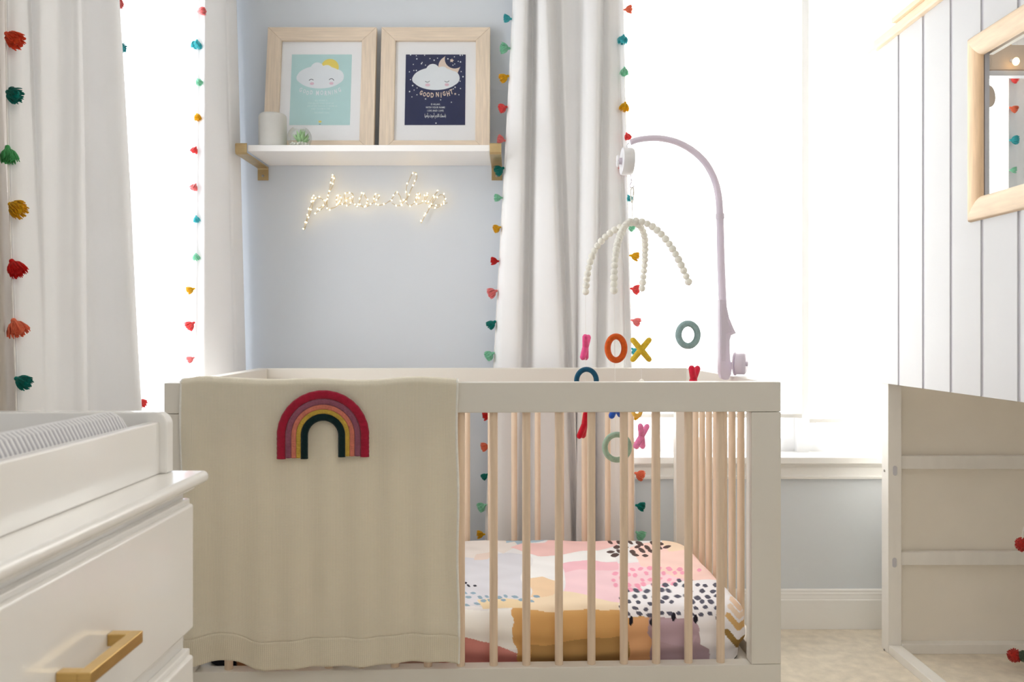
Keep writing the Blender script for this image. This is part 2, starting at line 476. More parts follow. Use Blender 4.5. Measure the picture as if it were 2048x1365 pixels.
# ------------------------------------------------------------------ curtains
def smooth_path(pts, n):
    """Catmull-Rom through 2D/3D control points, n samples"""
    P = [np.array(p, float) for p in pts]
    P = [2 * P[0] - P[1]] + P + [2 * P[-1] - P[-2]]
    m = len(P) - 3; out = []
    for i in range(n):
        t = i / (n - 1) * m; k = min(int(t), m - 1); t -= k
        a, b_, c, d = P[k], P[k + 1], P[k + 2], P[k + 3]
        out.append(0.5 * ((2 * b_) + (c - a) * t + (2 * a - 5 * b_ + 4 * c - d) * t * t + (3 * b_ - a - 3 * c + d) * t ** 3))
    return out

def curtain(label, ctrl, ya, yb, z_top, z_bot, group=None, fabric=None, n=150, nv=90, seed=1, wr=.004, name='curtain', cap=None):
    """ctrl: (px at row ya, px at row yb, distance at ya, distance at yb)"""
    A = smooth_path([((p[0] - 1024) / F * p[2], p[2], CH + (665 - ya) / F * p[2]) for p in ctrl], n)
    B = smooth_path([((p[1] - 1024) / F * p[3], p[3], CH + (665 - yb) / F * p[3]) for p in ctrl], n)
    base = A[n // 2]
    loc = (float(A[n // 2][0]), float(A[n // 2][1]), z_bot)
    t = thing(name, label, 'curtain', loc, group=group)
    rr = random.Random(seed); ph = [(rr.uniform(0, 6), rr.uniform(2, 7), rr.uniform(3, 14), rr.uniform(-1, 1)) for _ in range(7)]
    rows = []
    def point(i, z, wrinkle=True):
        a, b_ = A[i], B[i]
        s = (z - a[2]) / (b_[2] - a[2])
        s2 = max(-.25, min(1.45, s))
        x = a[0] + (b_[0] - a[0]) * s2; y = a[1] + (b_[1] - a[1]) * s2
        if wrinkle:
            u = i / n
            w = sum(math.sin(p0 + f1 * z + f2 * u * 2 + k * z * u * 3) for p0, f1, f2, k in ph) / 7 * wr
            y += w; x += w * .4
        return (x, y, z)
    for j in range(nv):
        z = z_top + (z_bot - z_top) * j / (nv - 1)
        rows.append([point(i, z) for i in range(n)])
    b = MB().grid(rows, n, nv)
    b.build('fabric', fabric or M['curtain'], t, smooth=True, auto=False, thick=.0025)
    return t, point, n

def edge_row(t, point, i, ys, Yd, tassels, side_px, cordpx=None, cord_r=.0011):
    """tassels: (px, py, colour) centres in the photo; attached on edge index i"""
    pts = []
    for z in np.linspace(2.25, .03, 60):
        p = Vector(point(i, float(z))); p.y -= .004
        pts.append(p)
    MB().tube(pts, cord_r, 6).build('cord', M['cord'], t, smooth=True)
    for k, (px, py, c, ax, ay) in enumerate(tassels):
        y0_ = pts[30].y
        z = CH + (665 - (py + ay)) / F * y0_
        a = Vector(point(i, z)); a.y -= .006
        # direction in the picture plane
        d = Vector((-ax, 0, ay)) / F * a.y
        d = d * 2.0
        if d.length < .018: d = d.normalized() * .018
        d.y = -.006
        add_tassel(t, a + d, a, c, k)

# right hand curtain beside the shelf
D0 = 2.70
R1 = [(1026, 988, D0, D0), (1034, 1002, D0 - .03, D0 - .03), (1052, 1036, D0 - .036, D0 - .04), (1058, 1044, D0 + .01, D0 + .01), (1068, 1056, D0 + .03, D0 + .03),
      (1076, 1070, D0 - .015, D0 - .015), (1093, 1120, D0 - .035, D0 - .040), (1099, 1130, D0 + .0, D0 + .005), (1112, 1137, D0 + .02, D0 + .02),
      (1124, 1146, D0 - .005, D0 - .01), (1138, 1150, D0 + .01, D0 + .0), (1152, 1154, D0 + .03, D0 + .012), (1166, 1158, D0 + .03, D0 - .01), (1175, 1175, D0 - .02, D0 - .03),
      (1196, 1189, D0 - .035, D0 - .035), (1203, 1193, D0 + .0, D0 + .02), (1208, 1200, D0 + .02, D0 + .01), (1218, 1218, D0 + .0, D0 - .025), (1230, 1243, D0 + .0, D0 - .02), (1238, 1250, D0 + .0, D0 + .02), (1246, 1263, D0 - .01, D0 + .0)]
ct, cp, cn = curtain('long white curtain with tassel trim between the wall shelf and the window behind the crib', R1, 0, 730, 2.30, .02, n=200, seed=3)
edge_row(ct, cp, 0, None, D0, [
    (1020, 38, 'turquoise', 8, 0), (1013, 97, 'mint', 10, 0), (1008, 155, 'yellow', 9, -4), (1004, 216, 'coral', 8, -3), (999, 280, 'pink', 8, 2), (994, 341, 'teal', 11, -6),
    (994, 396, 'mint', 8, 0), (994, 457, 'yellow', 7, -3), (988, 523, 'red', 8, 0), (983, 585, 'pink', 9, -4), (981, 648, 'teal', 8, -6), (980, 710, 'mint', 8, -5),
    (966, 832, 'red', 8, -2), (962, 893, 'salmon', 8, -2), (958, 952, 'teal', 6, -4), (956, 1013, 'mint', 8, -4), (954, 1069, 'yellow', 8, 0)], -1)
edge_row(ct, cp, cn - 1, None, D0, [
    (1249, 22, 'salmon', -8, 0), (1243, 80, 'turquoise', 2, -9), (1242, 144, 'mint', 1, -9), (1246, 214, 'yellow', 2, -9), (1249, 273, 'coral', -2, -7), (1246, 335, 'coral', 4, -8),
    (1252, 396, 'turquoise', -3, -6), (1252, 455, 'mint', -5, -5), (1266, 513, 'yellow', -9, -2), (1268, 579, 'coral', -9, -2), (1268, 643, 'pink', -9, -3), (1264, 702, 'turquoise', -6, -6),
    (1272, 770, 'orange', -6, -6), (1273, 832, 'yellow', -5, -5), (1276, 890, 'pink', -5, -5), (1284, 950, 'salmon', -9, -4), (1282, 1013, 'teal', -9, -2), (1282, 1070, 'mint', -8, -6)], 1)

# far curtain of the left window
R2 = [(396, 391, 2.34, 2.34), (405, 401, 2.345, 2.35), (412, 410, 2.345, 2.345), (432, 440, 2.42, 2.42), (446, 464, 2.50, 2.50), (449, 467, 2.545, 2.545), (451, 469, 2.56, 2.56),
      (458, 476, 2.58, 2.585), (472, 490, 2.66, 2.68), (468, 486, 2.74, 2.74)]
ct, cp, cn = curtain('white tasselled curtain in the corner, half hidden by the left end of the wall shelf', R2, 0, 720, 2.30, .02, n=110, seed=5, wr=.002)
edge_row(ct, cp, 0, None, 2.34, [
    (405, 24, 'pink', -8, 0), (397, 88, 'turquoise', 0, -9), (401, 163, 'mint', -4, -6), (393, 232, 'yellow', -2, -5), (393, 299, 'coral', 2, -6), (395, 373, 'pink', 2, -6), (393, 437, 'turquoise', -2, -6),
    (393, 512, 'mint', -2, -6), (384, 580, 'yellow', 7, -3), (381, 650, 'coral', 7, -6), (382, 718, 'pink', 6, -3), (380, 785, 'turquoise', 6, -3)], 1)

# near curtain of the left window
R3 = [(15, 34, 1.46, 1.46), (34, 50, 1.475, 1.475), (60, 78, 1.53, 1.53), (85, 92, 1.535, 1.55), (112, 112, 1.60, 1.585), (140, 145, 1.615, 1.61), (157, 171, 1.63, 1.63), (161, 176, 1.69, 1.69), (156, 172, 1.74, 1.74), (172, 190, 1.765, 1.765),
      (206, 240, 1.775, 1.775), (232, 276, 1.79, 1.79), (237, 281, 1.83, 1.83), (232, 276, 1.90, 1.90)]
ct, cp, cn = curtain('nearest white curtain with bright tassels hanging above the dresser', R3, 0, 800, 2.30, .02, n=160, seed=9, wr=.007)
edge_row(ct, cp, 0, None, 1.46, [
    (35, 80, 'orange', -19, -14), (27, 190, 'teal', -14, -6), (20, 308, 'green', -5, -17), (35, 416, 'yellow', -15, -9), (38, 535, 'red', -12, -16), (40, 655, 'salmon', -10, -18), (48, 762, 'teal', -15, -6)], 1, cord_r=.0016)
edge_row(ct, cp, cn - 1, None, 1.90, [(240, 12, 'pink', -9, 0), (246, 98, 'turquoise', -9, -2), (288, 805, 'coral', -9, -3)], 1)

# taupe lining panel behind it
R4 = [(-60, -50, 1.36, 1.36), (-40, -25, 1.42, 1.42), (-20, 0, 1.40, 1.40), (-5, 15, 1.47, 1.47), (6, 26, 1.50, 1.50), (20, 38, 1.56, 1.56)]
curtain('taupe lining curtain at the left edge behind the near white curtain', R4, 0, 800, 2.30, .02, fabric=M['curtain_back'], n=60, seed=11, wr=.014)

# curtain at the right of the back window
R5 = [(2016, 2016, 2.665, 2.665), (2030, 2032, 2.685, 2.685), (2050, 2054, 2.68, 2.68), (2062, 2068, 2.72, 2.72), (2085, 2092, 2.665, 2.665), (2110, 2118, 2.72, 2.72), (2140, 2150, 2.67, 2.67), (2180, 2190, 2.71, 2.71)]
ct, cp, cn = curtain('white tasselled curtain seen through the square opening of the playhouse bed', R5, 0, 800, 2.30, .02, n=90, seed=13, wr=.002)
edge_row(ct, cp, 0, None, 2.70, [(2021, 88, 'yellow', 4, -6), (2033, 157, 'coral', -8, -3), (2029, 218, 'salmon', -7, -3), (2030, 281, 'turquoise', -8, 0), (2028, 341, 'mint', -6, 0), (2026, 400, 'yellow', -5, -6)], 1)

# curtain rods above the frame
rod = thing('curtain_rod', 'white curtain rod over the window behind the crib', 'curtain rod', (0.9, 2.70, 2.31))
MB().tube([(-.05, 2.70, 2.315), (2.12, 2.70, 2.315)], .010, 12).build('rod', M['trim'], rod, smooth=True)
for x in (0.05, 2.0): MB().box(x, x + .02, 2.70, YB, 2.305, 2.325).build('rod_bracket', M['trim'], rod)
rod = thing('curtain_rod', 'white curtain rod over the left wall window', 'curtain rod', (-.9, 1.9, 2.31))
MB().tube([(-.895, 1.2, 2.315), (-.895, 2.72, 2.315)], .010, 12).build('rod', M['trim'], rod, smooth=True)
for y in (1.22, 2.6): MB().box(XL, -.895, y, y + .02, 2.305, 2.325).build('rod_bracket', M['trim'], rod)

# ------------------------------------------------------------------ wall shelf
SX0, SX1, SY0, SZ0, SZ1 = -.822, -.070, 2.566, 1.5635, 1.583
sh = thing('wall_shelf', 'white wall shelf on two brass brackets holding the two framed prints', 'shelf', (-.446, YB, 1.5635))
MB().box(SX0, SX1, SY0, YB - .002, SZ0, SZ1).build('shelf_board', M['shelf'], sh, bevel=.0012)
def bracket(xa, xb):
    t_ = .0035
    zt = 1.588; zl = 1.5595
    outer = [(SY0 - .004, zt), (SY0 - .0075, zt - .004), (SY0 - .0075, zl - .001), (SY0 - .002, zl - .006), (YB - .008, zl - .006), (YB - .0045, zl - .010), (YB - .0045, 1.5135),
             (YB - .001, 1.5135), (YB - .001, zl - .001), (SY0 - .002, zl - .001), (SY0 - .002, zt)]
    br = MB().prism(outer, 'x', xa, xb).build('bracket', M['bracket'], sh, bevel=.0008)
    c = ((xa + xb) / 2, YB - .0048, 1.5285)
    s_ = MB().lathe([(.0045, 0), (.0042, .0012), (.002, .0018)], (0, 0, 0), 14, axis='y').mesh('screw')
    s_.materials.append(M['screw'])
    o = bpy.data.objects.new('screw', s_); COL.objects.link(o); o.parent = br
    o.location = Vector(c) - Vector(sh.location)
bracket(SX0 - .037, SX0 - .001)
bracket(SX1 + .001, SX1 + .037)

# ------------------------------------------------------------------ framed prints
def text_geo(txt, size, bold=0.0, center=True, space=1.0):
    cu = bpy.data.curves.new('t', 'FONT'); cu.body = txt; cu.size = size; cu.offset = bold
    cu.align_x = 'CENTER' if center else 'LEFT'; cu.fill_mode = 'FRONT'; cu.resolution_u = 3; cu.space_character = space
    o = bpy.data.objects.new('t', cu); COL.objects.link(o)
    dg = bpy.context.evaluated_depsgraph_get(); dg.update()
    me = bpy.data.meshes.new_from_object(o.evaluated_get(dg))
    vs = [tuple(v.co) for v in me.vertices]; fs = [tuple(p.vertices) for p in me.polygons]
    bpy.data.objects.remove(o); bpy.data.curves.remove(cu); bpy.data.meshes.remove(me)
    return vs, fs

def ell(cx, cy, rx, ry, n=36, a0=0, a1=2 * PI):
    return [(cx + rx * math.cos(a0 + (a1 - a0) * k / n), cy + ry * math.sin(a0 + (a1 - a0) * k / n)) for k in range(n)]

PW, PH, FW, FH, BW = .200, .247, .364, .444, .048
def picture(label, xc, style):
    ybot = 2.700
    t = thing('framed_print', label, 'picture frame', (xc, ybot, SZ1), rx=-math.radians(8), worldc=False, group=None)
    T = .020
    # frame rails, mitred
    w, h, q = FW / 2, FH, BW
    for nm, pts, m_ in (('frame_rail', [(-w, 0), (w, 0), (w - q, q), (-w + q, q)], M['frame_h']), ('frame_rail', [(-w, h), (-w + q, h - q), (w - q, h - q), (w, h)], M['frame_h']),
                        ('frame_stile', [(-w, 0), (-w + q, q), (-w + q, h - q), (-w, h)], M['frame']), ('frame_stile', [(w, 0), (w, h), (w - q, h - q), (w - q, q)], M['frame'])):
        MB().prism(pts, 'y', 0, T).build(nm, m_, t, bevel=.0015)
    MB().box(-w + q, w - q, .010, .012, q, h - q).build('mat_board', M['mat_board'], t)
    MB().box(-w + q, w - q, .014, .018, q, h - q).build('backing', M['plywood'], t)
    MB().box(-w + q, w - q, .004, .0055, q, h - q).build('glass_pane', M['pane'], t)
    top = h - .093
    pr = MB().box(-PW / 2, PW / 2, .0092, .0100, top - PH, top).build('print', M['navy_print'] if style else M['mint_print'], t)
    def L2(u, v):        # zoom crop units -> local x, z
        return ((u - 145) / 915.0 - .5) * PW, top - (v - 92) / 1123.0 * PH
    def flat(name, polys, m_, lay):
        b = MB(); y = .0092 - .00012 * lay
        for p in polys:
            vs = [(L2(*q_)[0], y, L2(*q_)[1]) for q_ in p]
            b.add(vs, [tuple(range(len(vs)))[::-1]])
        return b.build(name, m_, pr)
    def text(name, body, u, v, hu, m_, lay=6, bold=0.0, rot=0.0, space=1.0, b=None, sx=1.0):
        vs, fs = text_geo(body, 1.0, bold, True, space)
        bb = b or MB(); s = hu / 1123.0 * PH / .72
        ox, oz = L2(u, v); y = .0092 - .00012 * lay
        c, s_ = math.cos(rot), math.sin(rot)
        bb.add([(ox + (x * c * sx - (z - .36) * s_) * s, y, oz + (x * s_ * sx + (z - .36) * c) * s) for x, z, _ in vs], fs)
        if b is None: return bb.build(name, m_, pr)
        return bb
    dx, dy = (0, 0) if style else (-22, -24)
    if style:
        mo = []
        C, R = (815, 283), 170
        C2, R2_ = (893, 166), 152
        a0, a1 = math.atan2(116 - C[1], 748 - C[0]), math.atan2(390 - C[1], 945 - C[0])
        a0 += 2 * PI if a0 < a1 else 0
        outer = [(C[0] + R * math.cos(a0 + (a1 - a0) * k / 30), C[1] + R * math.sin(a0 + (a1 - a0) * k / 30)) for k in range(31)]
        b0, b1 = math.atan2(288 - C2[1], 980 - C2[0]), math.atan2(116 - C2[1], 748 - C2[0]) + 2 * PI
        inner = [(C2[0] + R2_ * math.cos(b0 + (b1 - b0) * k / 30), C2[1] + R2_ * math.sin(b0 + (b1 - b0) * k / 30)) for k in range(31)]
        outer = outer[:-1] + [(980, 288)]; inner = inner[::-1]
        mb_ = MB(); yy = .0092 - .00012
        for k in range(30):
            q4 = [outer[k], outer[k + 1], inner[k + 1], inner[k]]
            mb_.add([(L2(*q_)[0], yy, L2(*q_)[1]) for q_ in q4], [(0, 1, 2, 3)])
        mb_.build('moon', M['print_peach'], pr)
    else:
        flat('sun', [ell(730, 300, 136, 136)], M['print_yellow'], 1)
    cl = [ell(328 + dx, 490 + dy, 80, 78), ell(425 + dx, 425 + dy, 72, 76), ell(560 + dx, 350 + dy, 102, 106), ell(705 + dx, 400 + dy, 100, 115), ell(855 + dx, 472 + dy, 116, 116), ell(608 + dx, 480 + dy, 352, 182, 60)]
    for i, p in enumerate(cl): flat('cloud_lobe', [p], M['print_white'], 2 + i * .15)
    def arc(cx, cy, r, a0, a1, w_):
        o = [(cx + (r + w_) * math.cos(a), cy + (r + w_) * math.sin(a)) for a in np.linspace(a0, a1, 12)]
        i = [(cx + (r - w_) * math.cos(a), cy + (r - w_) * math.sin(a)) for a in np.linspace(a1, a0, 12)]
        return o + i
    if style:
        flat('eyelid', [arc(480, 500, 38, .4, 2.6, 4)], M['print_dark'], 5); flat('eyelid', [arc(776, 498, 38, .4, 2.6, 4)], M['print_dark'], 5)
        flat('cheek', [ell(486, 582, 38, 24)], M['print_blush'], 5); flat('cheek', [ell(778, 578, 33, 23)], M['print_blush'], 5)
    else:
        flat('eyelid', [arc(455, 524, 34, PI + .3, 2 * PI - .5, 5)], M['print_dark'], 5); flat('eyelid', [arc(760, 520, 38, PI + .5, 2 * PI - .2, 5)], M['print_dark'], 5)
        flat('cheek', [ell(466, 560, 32, 22)], M['print_blush'], 5); flat('cheek', [ell(762, 557, 32, 22)], M['print_blush'], 5)
    b = MB()
    if style:
        for ch, u, v, hh, r in (('G', 390, 705, 66, -.25), ('O', 440, 730, 64, -.18), ('O', 496, 735, 70, -.05), ('D', 556, 742, 74, 0), ('N', 636, 732, 74, .02), ('I', 692, 740, 78, .02),
                                ('G', 738, 718, 68, .15), ('H', 800, 718, 78, .2), ('T', 848, 688, 76, .3)):
            text('', ch, u, v, hh, None, 6, .035, r, b=b, sx=.62)
        b.build('title_lettering', M['print_peach'], pr, label='GOOD NIGHT lettering')
        text('verse_line', 'O ALLAH,', 610, 888, 27, M['print_white'], 6, .012, space=1.1, sx=.8)
        text('verse_line', 'WITH YOUR NAME', 608, 938, 28, M['print_white'], 6, .012, space=1.1, sx=.8)
        text('verse_line', 'I DIE AND I LIVE', 608, 990, 28, M['print_white'], 6, .012, space=1.1, sx=.8)
        text('arabic_line', '\uFE8E\uFEF4\uFEA3\uFE83\u0648 \uFE95\uFEEE\uFEE3\uFE83 \uFEE2\uFEEC\uFEE0\uFEDF\u0627 \uFEDA\uFEE4\uFEB3\uFE8E\uFE91', 608, 1066, 50, M['print_white'], 6, .02, sx=.48)
        dots = [(217, 98), (305, 112), (432, 105), (314, 163), (262, 252), (397, 220), (386, 240), (448, 263), (514, 158), (579, 185), (630, 152), (272, 349), (309, 349), (204, 372), (222, 496), (257, 590),
                (325, 630), (281, 662), (212, 686), (325, 738), (249, 771), (457, 804), (686, 818), (849, 856), (789, 163), (888, 130), (947, 203), (982, 212), (893, 245), (867, 264), (976, 105), (1010, 104),
                (993, 368), (1022, 449), (978, 521), (985, 638), (903, 618), (876, 644), (962, 737), (620, 1186)]
        flat('star_dots', [ell(u, v, 8 if i % 3 else 11, 9 if i % 3 else 12, 8) for i, (u, v) in enumerate(dots)], M['print_white'], 1)
        def star(cx, cy, r): return [(cx + (r if k % 2 == 0 else r * .48) * math.sin(PI * k / 5 + .15), cy - (r if k % 2 == 0 else r * .48) * math.cos(PI * k / 5 + .15)) for k in range(10)]
        flat('star', [star(848, 190, 36), star(906, 724, 20)], M['print_peach'], 2)
    else:
        for ch, u, v, hh, r in (('G', 300, 658, 66, -.3), ('O', 356, 680, 60, -.2), ('O', 404, 706, 62, -.1), ('D', 462, 700, 62, -.1), ('M', 556, 708, 74, 0), ('O', 620, 704, 66, 0), ('R', 680, 712, 72, .03),
                                ('N', 736, 704, 68, .08), ('I', 782, 700, 66, .12), ('N', 830, 684, 66, .2), ('G', 888, 658, 66, .3)):
            text('', ch, u, v, hh, None, 6, .035, r, b=b, sx=.62)
        b.build('title_lettering', M['print_white'], pr, label='GOOD MORNING lettering')
        for body, v, u in (('ALL PRAISE IS', 830, 615), ('FOR ALLAH WHO GAVE US', 872, 612), ('LIFE AFTER TAKING IT FROM US', 916, 630), ('AND TO HIM IS THE', 960, 610), ('RESURRECTION', 1022, 630)):
            text('verse_line', body, u, v, 26, M['print_pale'], 6, .01, space=1.1, sx=.8)
        flat('flower_mark', [ell(608, 1163, 24, 17, 12)], M['print_yellow'], 3)
        flat('flower_mark', [ell(606, 1203, 15, 5, 8)], M['print_dark'], 3)
    return t
XLF, XRF = (640 - 1024) / F * 2.73, (870 - 1024) / F * 2.73
picture('pale wood framed mint print of a smiling cloud, GOOD MORNING', XLF, 0)
picture('pale wood framed navy print of a sleeping cloud, GOOD NIGHT', XRF, 1)

# candle
cY = 2.615; cx = (545.5 - 1024) / F * cY
b = MB().lathe([(.0425, 0), (.0435, .003), (.0435, .097), (.042, .103), (.038, .107), (.030, .1085), (.012, .107), (.004, .106)], (cx, cY, SZ1), 40)
o = b.build('pillar_candle', M['candle'], smooth=True); o.data.transform(Matrix.Translation(-Vector((cx, cY, SZ1)))); o.location = (cx, cY, SZ1)
tag(o, 'grey stone-look pillar candle at the left end of the wall shelf', 'candle')

# glass bowl with succulent
gx, gy = (599 - 1024) / F * 2.612, 2.612
g = thing('glass_planter', 'small round glass bowl holding a succulent and white pebbles on the shelf', 'planter', (gx, gy, SZ1))
prof = []
for k in range(14):
    a = -PI / 2 * .62 + (PI / 2 * .62 + PI / 2 * .66) * k / 13
    prof.append((.0385 * math.cos(a), .0325 + .0385 * math.sin(a)))
prof = [(.001, prof[0][1])] + prof
pin = [(r * .955, z + (.0015 if i < 5 else 0)) for i, (r, z) in enumerate(prof)][::-1]
zoff = -prof[0][1]
MB().lathe([(r, z + zoff + .0003) for r, z in prof], (gx, gy, SZ1), 32, cap=False).build('glass_bowl', M['bowl'], g, smooth=True)
r_ = random.Random(4)
peb = MB()
for k in range(150):
    q = r_.uniform(0, 2 * PI); rr = .030 * math.sqrt(r_.random())
    peb.ball((gx + rr * math.cos(q), gy + rr * math.sin(q), SZ1 + .006 + r_.uniform(0, .008)), r_.uniform(.0022, .0036), 6)
o = peb.build('pebbles', M['pebble'], g, smooth=True); o['kind'] = 'stuff'
for k in range(17):
    q = k * 2.4; tilt = .12 + .95 * (k / 16.0); L_ = .045 - .012 * (k / 16.0)
    base = Vector((gx + .006, gy, SZ1 + .013)); d = Vector((math.sin(tilt) * math.cos(q), math.sin(tilt) * math.sin(q), math.cos(tilt)))
    pts = [base + d * L_ * t + Vector((0, 0, .004 * t * t)) for t in (0, .2, .45, .7, .9, 1)]
    MB().tube(pts, [.003, .0055, .0072, .0056, .0026, .0004], 8, flat=(.55, 1)).build('leaf', M['leaf'], g, smooth=True)

# ------------------------------------------------------------------ light-up script sign
sg = thing('light_up_sign', 'warm fairy light wire sign in looping script under the wall shelf', 'light sign', W(750, 400, YB - .008))
def S(cx_, cy_, d=0.0):
    p = W(590 + cx_ / 6.4, 330 + cy_ / 6.4, YB - .010); p.y -= d; return p
strokes = [
    [(250, 400), (232, 460), (200, 540), (172, 640), (140, 740), (120, 835), (150, 760), (190, 640), (242, 480), (290, 425), (350, 440), (382, 500), (345, 570), (262, 620)],
    [(300, 560), (385, 520), (425, 420), (450, 300), (470, 200), (490, 140), (515, 180), (490, 260), (450, 340), (415, 450), (420, 560), (480, 562), (560, 510), (600, 460), (580, 400), (540, 412), (540, 480),
     (590, 512), (650, 480), (638, 390), (690, 355), (750, 390), (735, 470), (680, 525), (645, 480), (700, 420), (760, 500), (800, 530), (835, 460), (866, 360), (918, 430), (932, 505), (880, 545), (810, 500), (900, 540),
     (985, 500), (1060, 450), (1084, 395), (1034, 390), (1010, 450), (1040, 512), (1110, 516), (1222, 468), (1260, 410), (1310, 350), (1360, 440), (1375, 508), (1310, 526), (1244, 495)],
    [(1370, 508), (1430, 420), (1430, 300), (1470, 180), (1530, 100), (1562, 150), (1525, 250), (1460, 380), (1430, 480), (1478, 525), (1545, 470), (1606, 395), (1580, 362), (1550, 420), (1562, 505), (1640, 480), (1700, 405),
     (1686, 372), (1660, 430), (1690, 500), (1750, 440), (1835, 340), (1795, 385), (1760, 480), (1700, 600), (1642, 700), (1618, 742), (1664, 660), (1730, 545), (1830, 410), (1895, 385), (1922, 450), (1890, 502), (1800, 560), (1740, 525), (1880, 510), (1952, 488)]]
bm_bulb = MB().ball((0, 0, 0), .0019, 8, sz=1.35).mesh('bulb'); bm_bulb.materials.append(M['bulb'])
kb = 0
for si, st in enumerate(strokes):
    n_ = len(st) * 8
    P = smooth_path(st, n_)
    pts = [S(p[0], p[1], .004 + .004 * math.sin(i * .37 + si)) for i, p in enumerate(P)]
    MB().tube(pts, .0011, 5).build('script_wire', M['wire'], sg, smooth=True)
    pts2 = [S(p[0] + 6 * math.sin(i * .9), p[1] + 6 * math.cos(i * .8), .008 + .003 * math.sin(i * .5)) for i, p in enumerate(P)]
    MB().tube(pts2, .0006, 4).build('led_wire', M['wire'], sg, smooth=True)
    i = 0.0
    while i < n_ - 1:
        o = bpy.data.objects.new('bulb', bm_bulb); COL.objects.link(o); o.parent = sg
        o.location = pts2[int(i)] + Vector((r_.uniform(-.002, .002), -.003, r_.uniform(-.002, .002))) - Vector(sg.location)
        o.rotation_euler = (r_.uniform(-1, 1), r_.uniform(-1, 1), 0)
        i += r_.uniform(4.8, 9.5); kb += 1

# ------------------------------------------------------------------ crib
CA = math.radians(2.0)
CX, CY_ = -.759, 1.799
CL, CD, CT = 1.362, .756, .889
crib = thing('baby_crib', 'white baby crib with round natural wood bars in the middle of the room', 'crib', (CX, CY_, 0), CA, worldc=False)
def cw(x, y, z):             # crib local -> world
    c, s = math.cos(CA), math.sin(CA)
    return Vector((CX + x * c - y * s, CY_ + x * s + y * c, z))
def clx(px, yl=0.0):         # photo column -> crib local x on the plane y = yl
    p = (px - 1024) / F; c, s = math.cos(CA), math.sin(CA)
    # (CX + x c - yl s) = p (CY + x s + yl c)
    return (p * (CY_ + yl * c) - CX + yl * s) / (c - p * s)
RT = .067; th = .036
# rails
MB().box(0, CL, 0, th, CT - RT, CT).build('top_rail', M['crib'], crib, bevel=.0022)
MB().box(0, CL, CD - th, CD, CT - RT, CT).build('top_rail', M['crib'], crib, bevel=.0022)
MB().box(0, th, th, CD - th, CT - RT, CT).build('end_rail', M['crib'], crib, bevel=.0018)
MB().box(CL - th, CL, th, CD - th, CT - RT, CT).build('end_rail', M['crib'], crib, bevel=.0018)
BZ1, BZ0 = .2565, .190
MB().box(0, CL, 0, th, BZ0, BZ1).build('bottom_rail', M['crib'], crib, bevel=.0018)
MB().box(0, CL, CD - th, CD, BZ0, BZ1).build('bottom_rail', M['crib'], crib, bevel=.0018)
MB().box(0, th, th, CD - th, BZ0, BZ1).build('end_rail', M['crib'], crib, bevel=.0018)
MB().box(CL - th, CL, th, CD - th, BZ0, BZ1).build('end_rail', M['crib'], crib, bevel=.0018)
for xx in (0, CL - .067):
    for yy in (0, CD - th):
        MB().box(xx, xx + .067, yy, yy + th, BZ1 + .0008, CT - RT - .0008).build('post', M['crib'], crib, bevel=.0012)
        MB().box(xx, xx + .067, yy, yy + th, 0, BZ0).build('leg', M['crib'], crib, bevel=.0018)
dow = MB().lathe([(.0085, 0), (.0092, .004), (.0092, CT - RT - BZ1 + .006)], (0, 0, 0), 20).mesh('bar'); dow.materials.append(M['dowel'])
try: dow.set_sharp_from_angle(angle=.9)
except Exception: pass
def bar(x, y):
    o = bpy.data.objects.new('bar', dow); COL.objects.link(o); o.parent = crib; o.location = (x, y, BZ1 - .003)
for k in range(16):
    x = .1345 + k * (1.2305 - .1345) / 15
    bar(x, th / 2); bar(x, CD - th / 2)
for k in range(9):
    y = .085 + k * (CD - .17) / 8
    bar(th / 2, y); bar(CL - th / 2, y)
# mattress support
MB().box(th + .004, CL - th - .004, th + .004, CD - th - .004, .215, .232).build('mattress_support', M['crib'], crib)

